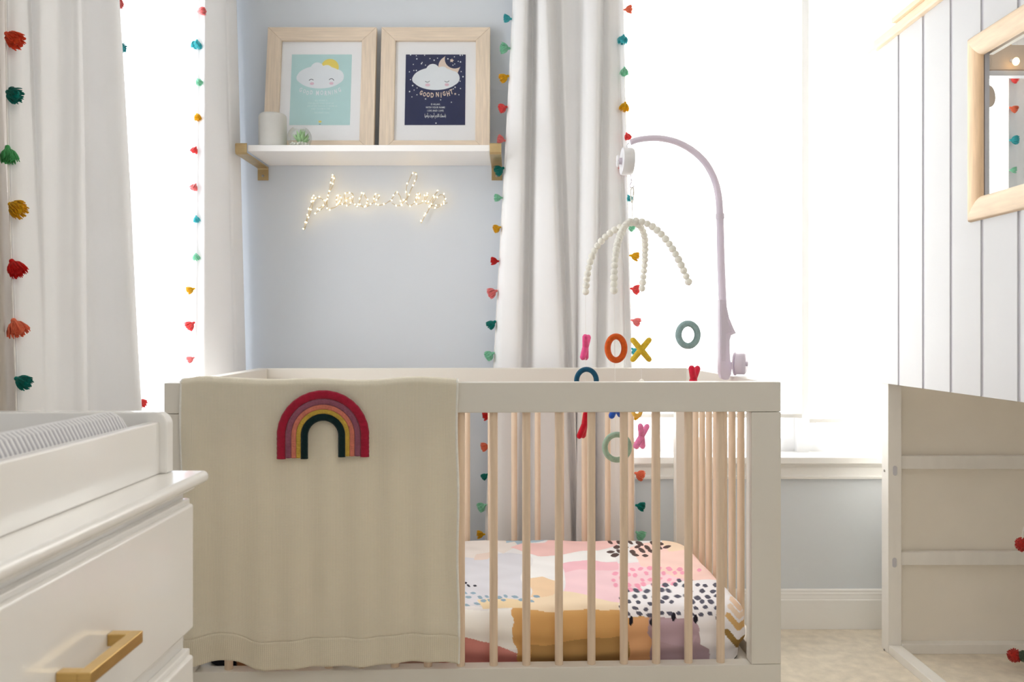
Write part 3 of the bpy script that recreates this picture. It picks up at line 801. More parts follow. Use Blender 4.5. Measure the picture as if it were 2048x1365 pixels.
# ------------------------------------------------------------------ mattress with printed sheet
def build_mattress():
    a, b_ = .640, .334; cx0, cy0 = CL / 2, CD / 2
    zt, zb, Rr = .368, .236, .050
    def ring(d, r, n_per=(520, 90, 260, 90)):
        # rounded rectangle inset by d, corner radius r -> points
        ha, hb = max(a - d, 1e-5), max(b_ - d, 1e-5); r = min(r, ha, hb)
        pts = []
        nx, nc, ny = 600, 46, 260
        for (sx, sy, seg) in ((1, -1, 0), (1, 1, 1), (-1, 1, 2), (-1, -1, 3)):
            cxx, cyy = sx * (ha - r), sy * (hb - r)
            a0 = (-PI / 2, 0, PI / 2, PI)[seg]
            # straight run leading to this corner
            prev = ((-1, -1), (1, -1), (1, 1), (-1, 1))[seg]
            if seg % 2 == 0:
                m_ = nx; s0 = (prev[0] * (ha - r), prev[1] * hb); s1 = (sx * (ha - r), sy * hb)
            else:
                m_ = ny; s0 = (prev[0] * ha, prev[1] * (hb - r)); s1 = (sx * ha, sy * (hb - r))
            for i in range(m_): 
                t = i / m_; pts.append((s0[0] + (s1[0] - s0[0]) * t, s0[1] + (s1[1] - s0[1]) * t))
            for i in range(nc):
                q = a0 + PI / 2 * i / nc; pts.append((cxx + r * math.cos(q), cyy + r * math.sin(q)))
        return np.array(pts)
    rings = []
    nin = 124
    for k in range(nin):
        d = b_ - (b_ - Rr) * (k / (nin - 1)); p = ring(d, max(.10 - d, .012))
        rings.append(np.column_stack([p, np.full(len(p), zt)]))
    for k in range(1, 33):
        q = PI / 2 * k / 32; d = Rr - Rr * math.sin(q); p = ring(d, .10 - d)
        rings.append(np.column_stack([p, np.full(len(p), zt - Rr * (1 - math.cos(q)) * 1.0)]))
    for k in range(1, 47):
        p = ring(0 + .012 * (k / 46) ** 2, .10)
        rings.append(np.column_stack([p, np.full(len(p), zt - Rr - (zt - Rr - zb) * k / 46)]))
    V = np.concatenate(rings); n = len(rings[0]); m_ = len(rings)
    x, y, z = V[:, 0] + cx0, V[:, 1] + cy0, V[:, 2].copy()
    # soft wrinkles and slump of the sheet
    z += .0025 * np.sin(x * 9 + 1) * np.sin(y * 12) + .0012 * np.sin(x * 31 + y * 45)
    side = np.clip((zt - V[:, 2]) / .10, 0, 1)
    y += side * .003 * np.sin(z * 130 + np.sin(x * 9) * 1.5)
    x += side * .004 * np.sin(z * 90 + y * 8)
    V = np.column_stack([x, y, z])
    F_ = []
    for j in range(m_ - 1):
        o = j * n
        F_ += [(o + i, o + n + i, o + n + (i + 1) % n, o + (i + 1) % n) for i in range(n)]
    me = bpy.data.meshes.new('mattress')
    me.from_pydata([tuple(v) for v in V], [], F_); me.update()
    me.polygons.foreach_set('use_smooth', [True] * len(me.polygons))
    # ---- print: colour patches laid out on the cloth, plus shade painted low on the ochre
    c, s = math.cos(CA), math.sin(CA)
    wx, wy = CX + x * c - y * s, CY_ + x * s + y * c
    px = 1024 + F * wx / wy; py = 665 + F * (CH - z) / wy
    # rear and underside areas are out of that layout: use plain cloth coordinates there
    wob = 5 * np.sin(px * .05) + 4 * np.sin(py * .11 + px * .03) + 1.2 * np.sin(px * .13 + py * .2)
    qx, qy = px + wob * .8, py + wob * .45
    colr = np.tile(np.array(lin((240, 238, 240))[:3]), (len(V), 1))
    def inpoly(poly, X=None, Y_=None):
        X = qx if X is None else X; Y_ = qy if Y_ is None else Y_
        ins = np.zeros(len(X), bool); j = len(poly) - 1
        for i in range(len(poly)):
            xi, yi = poly[i]; xj, yj = poly[j]
            if yi != yj:
                t = ((yi > Y_) != (yj > Y_)) & (X < (xj - xi) * (Y_ - yi) / (yj - yi) + xi)
                ins ^= t
            j = i
        return ins
    def paint(mask, rgb, amt=1.0):
        col_ = np.array(lin(tuple(v + (255 - v) * .16 for v in rgb) if sum(rgb) > 420 else rgb)[:3]); colr[mask] = colr[mask] * (1 - amt) + col_ * amt
    P = lambda *p: [(p[i], p[i + 1]) for i in range(0, len(p), 2)]
    paint(inpoly(P(880, 1100, 1050, 1112, 1048, 1205, 880, 1215)), (216, 216, 226))
    paint(inpoly(P(900, 1060, 1035, 1070, 1050, 1095, 1010, 1110, 985, 1098, 950, 1118, 900, 1112)), (236, 226, 220))
    paint(inpoly(P(950, 1108, 985, 1102, 975, 1118, 950, 1122)), (228, 206, 194))
    paint(inpoly(P(1002, 1060, 1110, 1060, 1100, 1078, 1070, 1086, 1040, 1093, 1030, 1084, 1012, 1086)), (160, 186, 203))
    paint(inpoly(P(1025, 1098, 1050, 1090, 1090, 1086, 1108, 1070, 1180, 1062, 1240, 1070, 1232, 1090, 1190, 1102, 1150, 1108, 1110, 1112, 1060, 1110)), (248, 198, 194))
    paint(inpoly(P(1062, 1111, 1180, 1103, 1215, 1098, 1230, 1120, 1130, 1132, 1128, 1160, 1062, 1162)), (246, 245, 246))
    paint(inpoly(P(1128, 1132, 1230, 1124, 1330, 1128, 1380, 1150, 1370, 1165, 1245, 1205, 1200, 1225, 1128, 1205)), (250, 208, 218))
    paint(inpoly(P(1128, 1128, 1230, 1122, 1230, 1136, 1130, 1146)), (246, 186, 200))
    paint(inpoly(P(1262, 1098, 1330, 1085, 1400, 1080, 1440, 1130, 1460, 1175, 1400, 1165, 1340, 1150, 1285, 1135)), (252, 210, 200))
    paint(inpoly(P(1320, 1070, 1380, 1078, 1400, 1095, 1330, 1100)), (246, 216, 186))
    paint(inpoly(P(1060, 1160, 1085, 1154, 1110, 1160, 1125, 1180, 1080, 1200, 1062, 1195)), (242, 206, 164))
    paint(inpoly(P(1080, 1195, 1128, 1184, 1240, 1205, 1242, 1230, 1060, 1230, 1035, 1210)), (244, 220, 186))
    paint(inpoly(P(950, 1198, 985, 1193, 1060, 1205, 1060, 1222, 960, 1216)), (240, 214, 168))
    paint(inpoly(P(900, 1219, 1029, 1220, 1028, 1262, 1036, 1300, 900, 1296)), (250, 249, 247))
    paint(inpoly(P(1029, 1221, 1290, 1221, 1290, 1400, 1050, 1400, 1036, 1306, 1027, 1258)), (216, 160, 86))
    paint(inpoly(P(1060, 1290, 1300, 1268, 1300, 1400, 1075, 1400)), (150, 120, 76), .55)  # shade on the lower mattress front, painted into the ochre
    paint(inpoly(P(880, 1270, 931, 1275, 985, 1288, 1035, 1308, 1046, 1345, 1090, 1400, 880, 1400)), (206, 122, 114))
    paint(inpoly(P(1255, 1236, 1310, 1236, 1318, 1400, 1262, 1400)), (226, 164, 108))
    paint(inpoly(P(1300, 1230, 1395, 1236, 1400, 1262, 1422, 1290, 1425, 1400, 1310, 1400)), (176, 146, 158))
    paint(inpoly(P(1235, 1182, 1330, 1165, 1350, 1160, 1470, 1165, 1545, 1250, 1545, 1400, 1440, 1400, 1400, 1270, 1392, 1240, 1300, 1232, 1240, 1236)), (244, 242, 248))
    paint(inpoly(P(1310, 1238, 1392, 1240, 1400, 1262, 1385, 1300, 1310, 1280)), (186, 156, 172))
    paint(inpoly(P(1392, 1285, 1420, 1300, 1422, 1345, 1392, 1330)), (170, 142, 156))
    # the part under the blanket
    paint(inpoly(P(300, 1060, 905, 1060, 905, 1230, 300, 1230)), (238, 230, 226))
    for x_a, x_b, cc in ((380, 470, (40, 40, 48)), (470, 520, (226, 160, 110)), (520, 590, (196, 96, 88)), (590, 660, (206, 150, 80)), (660, 700, (120, 70, 60)), (700, 760, (60, 64, 70)), (760, 880, (206, 170, 160))):
        paint((qx > x_a) & (qx < x_b) & (qy > 1240), cc)
    paint(inpoly(P(1470, 1310, 1510, 1296, 1520, 1345, 1455, 1345)), (44, 42, 44))
    # leaf shaped dots
    R_ = random.Random(21)
    def dots(poly, sx, sy, rx, ry, rgb, skip=.15, skew=.25):
        xs = [p[0] for p in poly]; ys = [p[1] for p in poly]
        yy = min(ys); row = 0
        while yy < max(ys):
            xx = min(xs) + (row % 2) * sx / 2
            while xx < max(xs):
                jx, jy = xx + R_.uniform(-sx, sx) * .22, yy + R_.uniform(-sy, sy) * .25
                if R_.random() > skip and inpoly(poly, np.array([jx]), np.array([jy]))[0]:
                    k = R_.uniform(.75, 1.2); w_, h_ = rx * k, ry * R_.uniform(.8, 1.2); t = R_.uniform(-.4, .9) * skew * 3
                    near = (abs(px - jx) < 16) & (abs(py - jy) < 16)
                    dx, dy = px - jx, py - jy
                    u = dx * math.cos(t) + dy * math.sin(t); v = -dx * math.sin(t) + dy * math.cos(t)
                    paint(near & ((np.abs(u) / w_) ** 1.6 + (np.abs(v) / h_) ** 1.6 < 1), rgb)
                xx += sx
            yy += sy; row += 1
    dots(P(1208, 1100, 1222, 1078, 1330, 1080, 1350, 1094, 1300, 1118, 1235, 1120), 21, 8.5, 7.5, 3.6, (92, 74, 72))
    dots(P(1215, 1148, 1250, 1128, 1400, 1140, 1385, 1165, 1300, 1175, 1240, 1190, 1225, 1188), 19, 10.5, 6.0, 4.0, (244, 150, 180))
    dots(P(1235, 1215, 1245, 1178, 1300, 1172, 1360, 1160, 1440, 1165, 1450, 1240, 1360, 1236, 1240, 1234), 21, 11.5, 6.6, 4.2, (92, 92, 108))
    dots(P(1240, 1216, 1440, 1222, 1450, 1262, 1330, 1252, 1238, 1244), 44, 24, 5.6, 9.0, (36, 34, 44), .1, .05)
    dots(P(928, 1186, 985, 1188, 1075, 1190, 1075, 1205, 985, 1208, 928, 1214), 19, 8, 6.0, 2.8, (130, 160, 182))
    dots(P(930, 1166, 955, 1166, 955, 1180, 930, 1180), 12, 7, 4.5, 2.2, (60, 62, 74))
    # chevrons down the right end
    for (cx_, cy_, col_, w_) in ((1479, 1200, (242, 226, 204), 13), (1480, 1218, (238, 206, 178), 14), (1478, 1234, (236, 212, 188), 15), (1477, 1256, (214, 168, 100), 17), (1475, 1290, (160, 128, 74), 18)):
        t = w_ / 14.0
        for (xa, ya, xb, yb) in ((cx_ - 17 * t, cy_ - 20 * t, cx_, cy_), (cx_, cy_, cx_ + 13 * t, cy_ - 11 * t)):
            L2_ = (xb - xa) ** 2 + (yb - ya) ** 2
            tt = np.clip(((px - xa) * (xb - xa) + (py - ya) * (yb - ya)) / L2_, 0, 1)
            dd = np.hypot(px - xa - tt * (xb - xa), py - ya - tt * (yb - ya))
            paint(dd < 4.6 * t, col_)
    # watercolour variation
    wv = 1 + .03 * np.sin(x * 40 + np.sin(y * 30) * 2) * np.sin(y * 26 + x * 8)
    colr *= wv[:, None]; colr = np.clip(colr, 0, 1)
    at = me.color_attributes.new('print', 'FLOAT_COLOR', 'POINT')
    at.data.foreach_set('color', np.column_stack([colr, np.ones(len(V))]).astype(np.float32).ravel())
    me.materials.append(M['mattress'])
    o = bpy.data.objects.new('crib_mattress', me); COL.objects.link(o)
    off = Vector((CL / 2, CD / 2, zb))
    me.transform(Matrix.Translation(-off))
    o.location = cw(off.x, off.y, off.z); o.rotation_euler = (0, 0, CA)
    tag(o, 'crib mattress in a fitted sheet with pink, ochre and grey brushstroke print and dots', 'mattress')
build_mattress()

# ------------------------------------------------------------------ knit blanket
def build_blanket():
    root = thing('knit_blanket', 'cream knit blanket with a rainbow patch draped over the front crib rail', 'blanket', cw(.34, 0, .27), CA, worldc=False)
    off = Vector((.34, 0, .27))
    xa, xb = clx(364), clx(914)
    n = 230
    th_b = .005
    # path of the cross section: back hem -> over rail -> front hem
    def section(u):
        x_ = u * 1.0
        zh = .2700 + .004 * math.sin(u * 14 + .3) + .0065 * max(0, math.sin(u * 8.2 + 1.1)) + (.012 * math.exp(-((u - .17) / .07) ** 2)) + .005 * math.exp(-((u - .80) / .09) ** 2) - .004 * math.exp(-((u - .02) / .05) ** 2)
        top = CT + th_b + .002 * math.sin(u * 17) + .004 * math.exp(-((u - .05) / .06) ** 2) + .0035 * max(0, math.sin((u - .72) * 9))
        P = []
        for k in range(18): P.append((th + th_b, top - .012 - .13 * (1 - k / 17.0)))
        for k in range(1, 8):
            q = PI / 2 * k / 8; P.append((th + th_b - .012 * (1 - math.cos(q)), top - .012 + .012 * math.sin(q)))
        for k in range(8): P.append((th + th_b - .012 - (th - .012 + th_b * 2 - .010) * k / 7.0, top))
        yf = -th_b - .001
        for k in range(1, 8):
            q = PI / 2 * k / 8; P.append((yf + .012 * (1 - math.sin(q)), top - .012 * (1 - math.cos(q))))
        m_ = 150
        for k in range(m_):
            t = k / (m_ - 1.0); z = top - .012 + (zh - top + .012) * t
            P.append((yf, z))
        return P
    rows = None; cols = []
    for i in range(n):
        u = i / (n - 1.0)
        sec = section(u)
        col_ = []
        for (y, z) in sec:
            if y <= -th_b:
                h = min(1, max(0, (CT - z) / .62))
                # follows the rail, then sinks a little between the bars and swells near the hem
                xw = xa + (xb - xa) * u
                bars = math.cos((xw - .1345) / .07307 * 2 * PI)
                fold = .0035 * math.sin(u * 19 + 2) * h + .006 * math.sin(u * 8 + 4) * h * h + .0035 * bars * max(0, min(1, (CT - RT - z) / .05)) * 1.5
                y2 = y - .002 - .006 * h - abs(0) - fold * .6 - .004 * math.exp(-((z - .34) / .03) ** 2) * (1 + math.sin(u * 6 + 1))
                x2 = xw + (.004 * h if u > .5 else .01 * h * (1 - u)) + .003 * math.sin(z * 22) * (1 if u > .96 or u < .04 else 0) * abs(u - .5)
                y2 = min(y2, -.005)
            else:
                y2 = y; x2 = xa + (xb - xa) * u
            col_.append((x2 - off.x, y2 - off.y, z - off.z))
        cols.append(col_)
    m_ = len(cols[0])
    hem = 16
    def grid_obj(name, j0, j1, material, thick, lab=None):
        P = [[cols[i][j] for i in range(n)] for j in range(j0, j1)]
        b = MB().grid(P, n, j1 - j0)
        o = b.build(name, material, root, smooth=True, auto=False, thick=thick, label=lab)
        me = o.data; uvl = me.uv_layers.new(name='UVMap')
        vi = np.zeros(len(me.loops), np.int64); me.loops.foreach_get('vertex_index', vi)
        co = np.zeros(len(me.vertices) * 3); me.vertices.foreach_get('co', co); co = co.reshape(-1, 3)
        uvs = np.column_stack([(vi % n) / n * (xb - xa), (j0 + vi // n) * .0042])
        uvl.data.foreach_set('uv', uvs.astype(np.float32).ravel())
        return o
    grid_obj('knit_body', 0, m_ - hem + 1, M['blanket'], .004)
    grid_obj('hem_band', m_ - hem, m_, M['blanket_hem'], .0062)
    # rolled edges
    for i, nm in ((0, 'side_edge'), (n - 1, 'side_edge')):
        pts = [Vector(cols[i][j]) for j in range(0, m_, 3)]
        MB().tube(pts, .0030, 7).build(nm, M['feltbead'], root, smooth=True)
    # rainbow patch
    xc = clx(650); zc = CH - (869 - 665) / F * 1.812; s = 1.812 / F
    rp = bpy.data.objects.new('rainbow_patch', None); COL.objects.link(rp); rp.parent = root
    rp.location = (xc - off.x, -.0215, zc - off.z); rp.empty_display_size = .03
    rp['label'] = 'crocheted rainbow patch'
    spec = [('crimson', (172, 36, 62), 90, 73.5), ('mauve', (152, 92, 112), 73.5, 62), ('salmon', (222, 132, 112), 62, 52.5), ('mustard', (206, 172, 76), 52.5, 43.5), ('dark green', (18, 44, 46), 43.5, 30)]
    for bi, (nm, rgb, ro, ri) in enumerate(spec):
        mt = felt('yarn_band_' + nm.replace(' ', '_'), rgb)
        rc, hw = (ro + ri) / 2 * s, (ro - ri) / 2 * s * 1.03
        ly = 1.0
        P = []; NA = 110; NL = 34
        legs = (46 if bi in (0, 4) else 44) * s
        for k in range(NL): P.append((-rc, -legs + legs * k / NL, -1, 0))
        for k in range(NA + 1):
            q = PI - PI * k / NA; P.append((rc * math.cos(q), rc * math.sin(q) * (.985), math.cos(q), math.sin(q)))
        for k in range(1, NL + 1): P.append((rc, -legs * .93 * k / NL, 1, 0))
        nc = 9; rows_ = []
        for k, (x_, z_, nx, nz) in enumerate(P):
            bmp = .0006 * math.sin(k * 1.7 * (1.0 if bi else .8)) if bi not in (4,) else .0002 * math.sin(k)
            edge = .00025 * math.sin(k * .9) if bi == 0 else 0
            row = []
            for j in range(nc):
                t = -1 + 2 * j / (nc - 1.0)
                hgt = .0042 * math.sqrt(max(0, 1 - t * t)) + bmp * (1 - t * t)
                if 0 < bi < 4: hgt += -.0012 * math.exp(-(t / .25) ** 2) * (1 if k % 3 == 0 else .2)
                row.append((x_ + nx * (t * hw + edge * (t > 0)), -hgt, z_ + nz * (t * hw + edge * (t > 0))))
            rows_.append(row)
        MB().grid(rows_, nc, len(rows_)).build('rainbow_band', mt, rp, smooth=True, auto=False, label=nm + ' band', thick=.0012)
build_blanket()

# ------------------------------------------------------------------ crib mobile
MY = 2.09; ms = F / MY
def MP(px, py, dy=0.0): return W(px, py, MY + dy) if dy == 0 else W(px, py, MY + dy)
mob = thing('mobile_arm', 'pale lilac plastic crib mobile arm with music box clamped on the right crib end', 'mobile arm', tuple(MP(1448, 755)))
path = [(1446, 640), (1445, 600), (1442, 520), (1440, 432), (1438, 400), (1433, 372), (1424, 348), (1410, 325), (1392, 307), (1370, 292), (1346, 282), (1320, 277), (1296, 277), (1275, 280), (1261, 285)]
P = smooth_path([tuple(MP(*p)) for p in path[3:]], 60)
MB().tube([Vector(p) for p in P], [.0090 - .0014 * i / 59 for i in range(60)], 14).build('curved_arm', M['plastic'], mob, smooth=True)
P = smooth_path([tuple(MP(*p)) for p in path[:4]][::-1], 20)
MB().tube([Vector(p) for p in P], [.0094 + .0012 * i / 19 for i in range(20)], 14).build('upright', M['plastic'], mob, smooth=True)
MB().tube([MP(1440, 438), MP(1440, 428)], .0108, 14).build('joint_collar', M['plastic'], mob, smooth=True)
# clamp body, outline in the picture plane, real depth 24 mm
outl = [(1437, 600), (1437, 745), (1440, 756), (1447, 760), (1455, 759), (1460, 748), (1462, 735), (1458, 718), (1457, 682), (1460, 671), (1470, 667), (1466, 660), (1456, 636), (1451, 612), (1449, 600)]
def PR(pts, y0_, y1_):
    b = MB(); n_ = len(pts)
    vs = [W(p[0], p[1], MY) for p in pts]
    A_ = [Vector((v.x, y0_, v.z)) for v in vs]; B_ = [Vector((v.x, y1_, v.z)) for v in vs]
    return b.add(A_ + B_, [tuple(range(n_)), tuple(range(n_, 2 * n_))[::-1]] + [(i, i + n_, (i + 1) % n_ + n_, (i + 1) % n_) for i in range(n_)])
PR(outl, MY - .013, MY + .013).build('clamp_body', M['plastic'], mob, bevel=.0015)
PR([(1439.5, 610), (1446, 610), (1451, 640), (1461, 664), (1449, 667), (1449, 722), (1439.5, 722)], MY - .0145, MY - .012).build('clamp_rib', M['plastic'], mob, bevel=.0006)
kz = MP(1462, 731)
for k in range(7):
    a = MP(1461 + k * 2.0, 731)
    MB()
b = MB(); prof = []
for k in range(26): prof.append((.0085 if k % 2 else .0068, k * .0008))
b.lathe(prof, tuple(MP(1460, 731)), 18, axis='x').build('threaded_rod', M['plastic'], mob, smooth=True)
rot = Euler((0, 0, -.50)).to_matrix()
MB().lathe([(.004, 0), (.0296, .0), (.0302, .0025), (.024, .004), (.0275, .006), (.0275, .024), (.024, .028), (.006, .029), (.006, .033), (.0035, .034)], tuple(MP(1470, 728) + Vector((0, .004, 0))), 28, axis='x', rot=rot).build('clamp_knob', M['plastic'], mob, smooth=True)

# music box
rot = Euler((0, .04, .06)).to_matrix()
mc = MP(1270, 324)
MB().lathe([(.010, -.034), (.0335, -.034), (.0345, -.032), (.0345, -.010), (.0325, -.006), (.004, -.006)], tuple(mc), 40, axis='x', rot=rot).build('music_box', M['plastic_white'], mob, smooth=True)
MB().lathe([(.0075, -.044), (.0085, -.042), (.0085, -.0335)], tuple(mc), 16, axis='x', rot=rot).build('winding_hub', M['plastic'], mob, smooth=True)
key = rot @ Vector((-.047, 0, 0)) + mc
b = MB(); b.lathe([(.0075, 0), (.0085, .001), (.0085, .004), (.0075, .005)], tuple(key + rot @ Vector((0, 0, .006))), 14, axis='x', rot=rot)
b.lathe([(.0075, 0), (.0085, .001), (.0085, .004), (.0075, .005)], tuple(key + rot @ Vector((0, 0, -.006))), 14, axis='x', rot=rot)
b.build('winding_key', M['plastic_white'], mob, smooth=True)
P = [MP(1258, 286), MP(1254, 290), MP(1254, 294), MP(1258, 297), MP(1262, 299)]
MB().tube(smooth_path([tuple(p) for p in P], 16), .0018, 8).build('hanger', M['plastic_white'], mob, smooth=True)
MB().tube([MP(1261.5, 348), MP(1262, 354)], .0014, 8).build('hook_stem', M['plastic'], mob, smooth=True)
MB().tube([MP(1258.5, 353), MP(1266.5, 353), MP(1266.5, 361), MP(1258.5, 361)], .0010, 6, closed=True).build('swivel', M['plastic'], mob)
P = smooth_path([tuple(MP(*p)) for p in ((1262, 357), (1263, 364), (1260, 370), (1261, 375), (1265, 376), (1268, 372))], 24)
MB().tube(P, .0013, 8).build('hook', M['plastic'], mob, smooth=True)

# hanging felt mobile
hm = thing('felt_mobile', 'hanging mobile of cream felt bead arcs with coloured felt X and O letters', 'baby mobile', tuple(MP(1265, 442)))
P = smooth_path([tuple(MP(*p)) for p in ((1263.5, 375), (1261.5, 383), (1262.5, 403), (1264.5, 404), (1266.5, 396), (1267, 380), (1265, 374))], 30)
MB().tube(P, .0016, 8).build('hanging_loop', M['feltbead'], hm, smooth=True)
MB().tube([MP(1264.5, 404), MP(1265, 440)], .0011, 6).build('hanging_cord', M['cord'], hm, smooth=True)
bead = MB().ball((0, 0, 0), .0094, 14).mesh('felt_bead'); bead.materials.append(M['feltbead'])
arms = {
    'A': ([(1262, 446), (1246, 452), (1228, 461), (1207, 478), (1190, 500), (1180, 525), (1174, 555), (1171, 590)], .040),
    'B': ([(1260, 444), (1250, 452), (1241, 470), (1234, 492), (1230, 520), (1228, 550), (1228, 584)], -.105),
    'C': ([(1270, 446), (1282, 455), (1289, 474), (1290, 500), (1289, 530), (1286, 560), (1283, 588)], .105),
    'D': ([(1272, 442), (1290, 446), (1311, 458), (1334, 482), (1353, 512), (1369, 545), (1380, 572)], -.030)}
ends = {}
for k_, (pts, dep) in arms.items():
    n_ = 200
    pp = smooth_path(pts, n_)
    W3 = []
    L0 = 0
    d_acc = [0]
    for i in range(1, n_): d_acc.append(d_acc[-1] + math.hypot(*(pp[i] - pp[i - 1])))
    for i in range(n_):
        t = d_acc[i] / d_acc[-1]; f = math.sin(min(1, t * 1.25) * PI / 2)
        W3.append(W(pp[i][0], pp[i][1], MY + dep * f))
    MB().tube(W3[::8] + [W3[-1]], .0012, 6).build('bead_wire', M['cord'], hm, smooth=True)
    acc = 0; last = W3[0]; first = True
    for i in range(n_):
        if first or (W3[i] - last).length > .0147:
            o = bpy.data.objects.new('felt_bead', bead); COL.objects.link(o); o.parent = hm
            o.location = W3[i] - Vector(hm.location); q = random.uniform(.92, 1.06); o.scale = (q, q, q)
            o.rotation_euler = (random.uniform(0, 3), random.uniform(0, 3), 0)
            last = W3[i].copy(); first = False
    ends[k_] = (pp[-1], MY + dep)
def ring_letter(px, py, wpx, hpx, tpx, Y, rgb, lab, yaw=0.0):
    c_ = W(px, py, Y); s = Y / F
    r_t = tpx / 2 * s
    a, b_ = wpx / 2 * s - r_t, hpx / 2 * s - r_t
    P = [(c_.x + a * math.cos(q) * math.cos(yaw), c_.y + a * math.cos(q) * math.sin(yaw), c_.z + b_ * math.sin(q)) for q in np.linspace(0, 2 * PI, 48, endpoint=False)]
    MB().tube(P, r_t, 14, closed=True, up=(0, 1, 0)).build('felt_letter_o', felt('felt_' + lab.replace(' ', '_'), rgb), hm, smooth=True, label=lab + ' felt letter O')
def cross_letter(px, py, wpx, hpx, tpx, Y, rgb, lab, yaw=0.0, tilt=0.0):
    c_ = W(px, py, Y); s = Y / F; r_t = tpx / 2 * s
    a, b_ = 20 * s, hpx / 2 * s - r_t * .6
    b = MB()
    for sg_ in (-1, 1):
        d = Vector((sg_ * a * math.cos(yaw), sg_ * a * math.sin(yaw), b_))
        R0 = Matrix.Rotation(tilt, 3, 'Y')
        d = R0 @ d
        ts = [-1, -.97, -.85, -.5, 0, .5, .85, .97, 1]; rs = [.25, .62, .95, 1.0, 1.05, 1.0, .95, .62, .25]
        b.tube([c_ + d * t for t in ts], [r_t * q for q in rs], 14, up=(0, 1, 0))
    b.build('felt_letter_x', felt('felt_' + lab.replace(' ', '_'), rgb), hm, smooth=True, auto=False, label=lab + ' felt letter X')
def string(k_, x0p, y1p):
    e, Y = ends[k_]
    MB().tube([W(e[0], e[1], Y), W(x0p, y1p, Y)], .0006, 5).build('thread', M['cord'], hm, smooth=True)
Ya, Yb2, Yc, Yd = ends['A'][1], ends['B'][1], ends['C'][1], ends['D'][1]
string('A', 1171, 845); string('B', 1232, 905); string('C', 1283, 860); string('D', 1388, 770)
cross_letter(1171, 695, 20, 56, 12, Ya, (252, 96, 158), 'hot pink', yaw=1.30, tilt=.12)
ring_letter(1173, 762, 50, 56, 10.5, Ya, (36, 92, 122), 'navy blue')
cross_letter(1169, 850, 20, 62, 12, Ya, (206, 20, 44), 'deep red', yaw=1.25, tilt=.28)
ring_letter(1232, 697, 46, 60, 12.5, Yb2, (226, 100, 40), 'orange')
cross_letter(1232, 812, 30, 54, 13, Yb2, (52, 96, 196), 'royal blue', yaw=.9)
ring_letter(1234, 895, 60, 62, 11.5, Yb2, (172, 198, 178), 'sage green')
cross_letter(1282, 700, 39, 54, 12, Yc, (232, 198, 62), 'mustard yellow', yaw=.15)
MB().lathe([(.0075, 0), (.006, .003), (.002, .006)], tuple(W(1283, 763, Yc)), 12).build('cone_bead', M['feltbead'], hm, smooth=True)
ring_letter(1274, 815, 26, 44, 8, Yc, (246, 198, 96), 'pale yellow')
cross_letter(1283, 873, 30, 56, 12, Yc, (244, 140, 190), 'light pink', yaw=1.0, tilt=.22)
ring_letter(1376, 670, 51, 58, 13, Yd, (162, 190, 192), 'grey blue')
cross_letter(1387, 758, 30, 58, 13, Yd, (230, 44, 74), 'cherry red', yaw=1.0, tilt=.1)

# ------------------------------------------------------------------ dresser
DX = -.437; DY1 = 1.140; DY0 = -.07; DZ = .8076
dr = thing('dresser', 'white gloss dresser with brass handles in the left foreground', 'dresser', (-.70, .5, 0))
MB().box(-.955, -.449, DY0 + .02, DY1 - .012, .06, DZ - .022).build('carcass', M['dresser'], dr, bevel=.002)
MB().box(-.94, -.470, DY0 + .03, DY1 - .02, 0, .06).build('plinth', M['dresser'], dr)
# moulded top: rounded upper slab on a cove
top = MB().box(-.965, -.4225, DY0, DY1 + .014, DZ - .0165, DZ); top.build('dresser_top', M['dresser'], dr, bevel=.0075, seg=5)
MB().box(-.955, -.4370, DY0 + .008, DY1 - .002, DZ - .024, DZ - .0155).build('top_moulding', M['dresser'], dr, bevel=.003, seg=3)
rows_z = [(.593, .7745), (.386, .570), (.179, .363)]
cols_y = [(.545, DY1 - .016), (-.045, .532)]
for ri, (za, zb) in enumerate(rows_z):
    for (ya, yb) in cols_y:
        d = MB().box(-.4495, -.4385, ya, yb, za, zb).build('drawer', M['dresser'], dr, bevel=.002, seg=2)
        sub(MB().box(-.4400, -.4310, ya + .006, yb - .006, za + .006, zb - .006), 'drawer_face', M['dresser'], d, dr.location, bevel=.004, seg=4)
        ym = (ya + yb) / 2; zm = (za + zb) / 2 - .012
        hw = .056; t = .0065
        h = MB()
        x_o = -.398
        h.box(x_o - .013, x_o, ym - hw, ym + hw, zm - t, zm + t)
        h.box(-.431, x_o - .0125, ym + hw - .013, ym + hw, zm - t, zm + t)
        h.box(-.431, x_o - .0125, ym - hw, ym - hw + .013, zm - t, zm + t)
        sub(h, 'handle', M['brass'], d, dr.location, bevel=.0012)

# changing tray on the dresser
TX1, TX0 = -.478, -.925; TY0, TY1 = .05, 1.142
tr = thing('changing_tray', 'white changing tray with rounded corners resting on the dresser top', 'changing tray', (-.70, .6, DZ))
def round_rect_yz(y0_, y1_, z0_, z1_, r, both=True):
    pts = [(y0_, z0_), (y1_, z0_)]
    for k in range(8):
        q = PI / 2 * k / 7; pts.append((y1_ - r + r * math.cos(q), z1_ - r + r * math.sin(q)))
    for k in range(8):
        q = PI / 2 + PI / 2 * k / 7; pts.append((y0_ + r + r * math.cos(q), z1_ - r + r * math.sin(q)))
    return pts
tz = .8805
MB().box(TX1 - .016, TX1, TY0 + .02, TY1 - .022, DZ, tz - .002).build('side_board', M['dresser'], tr, bevel=.0025, seg=3)
MB().box(TX0, TX0 + .016, TY0 + .02, TY1 - .022, DZ, tz - .002).build('side_board', M['dresser'], tr, bevel=.0025, seg=3)
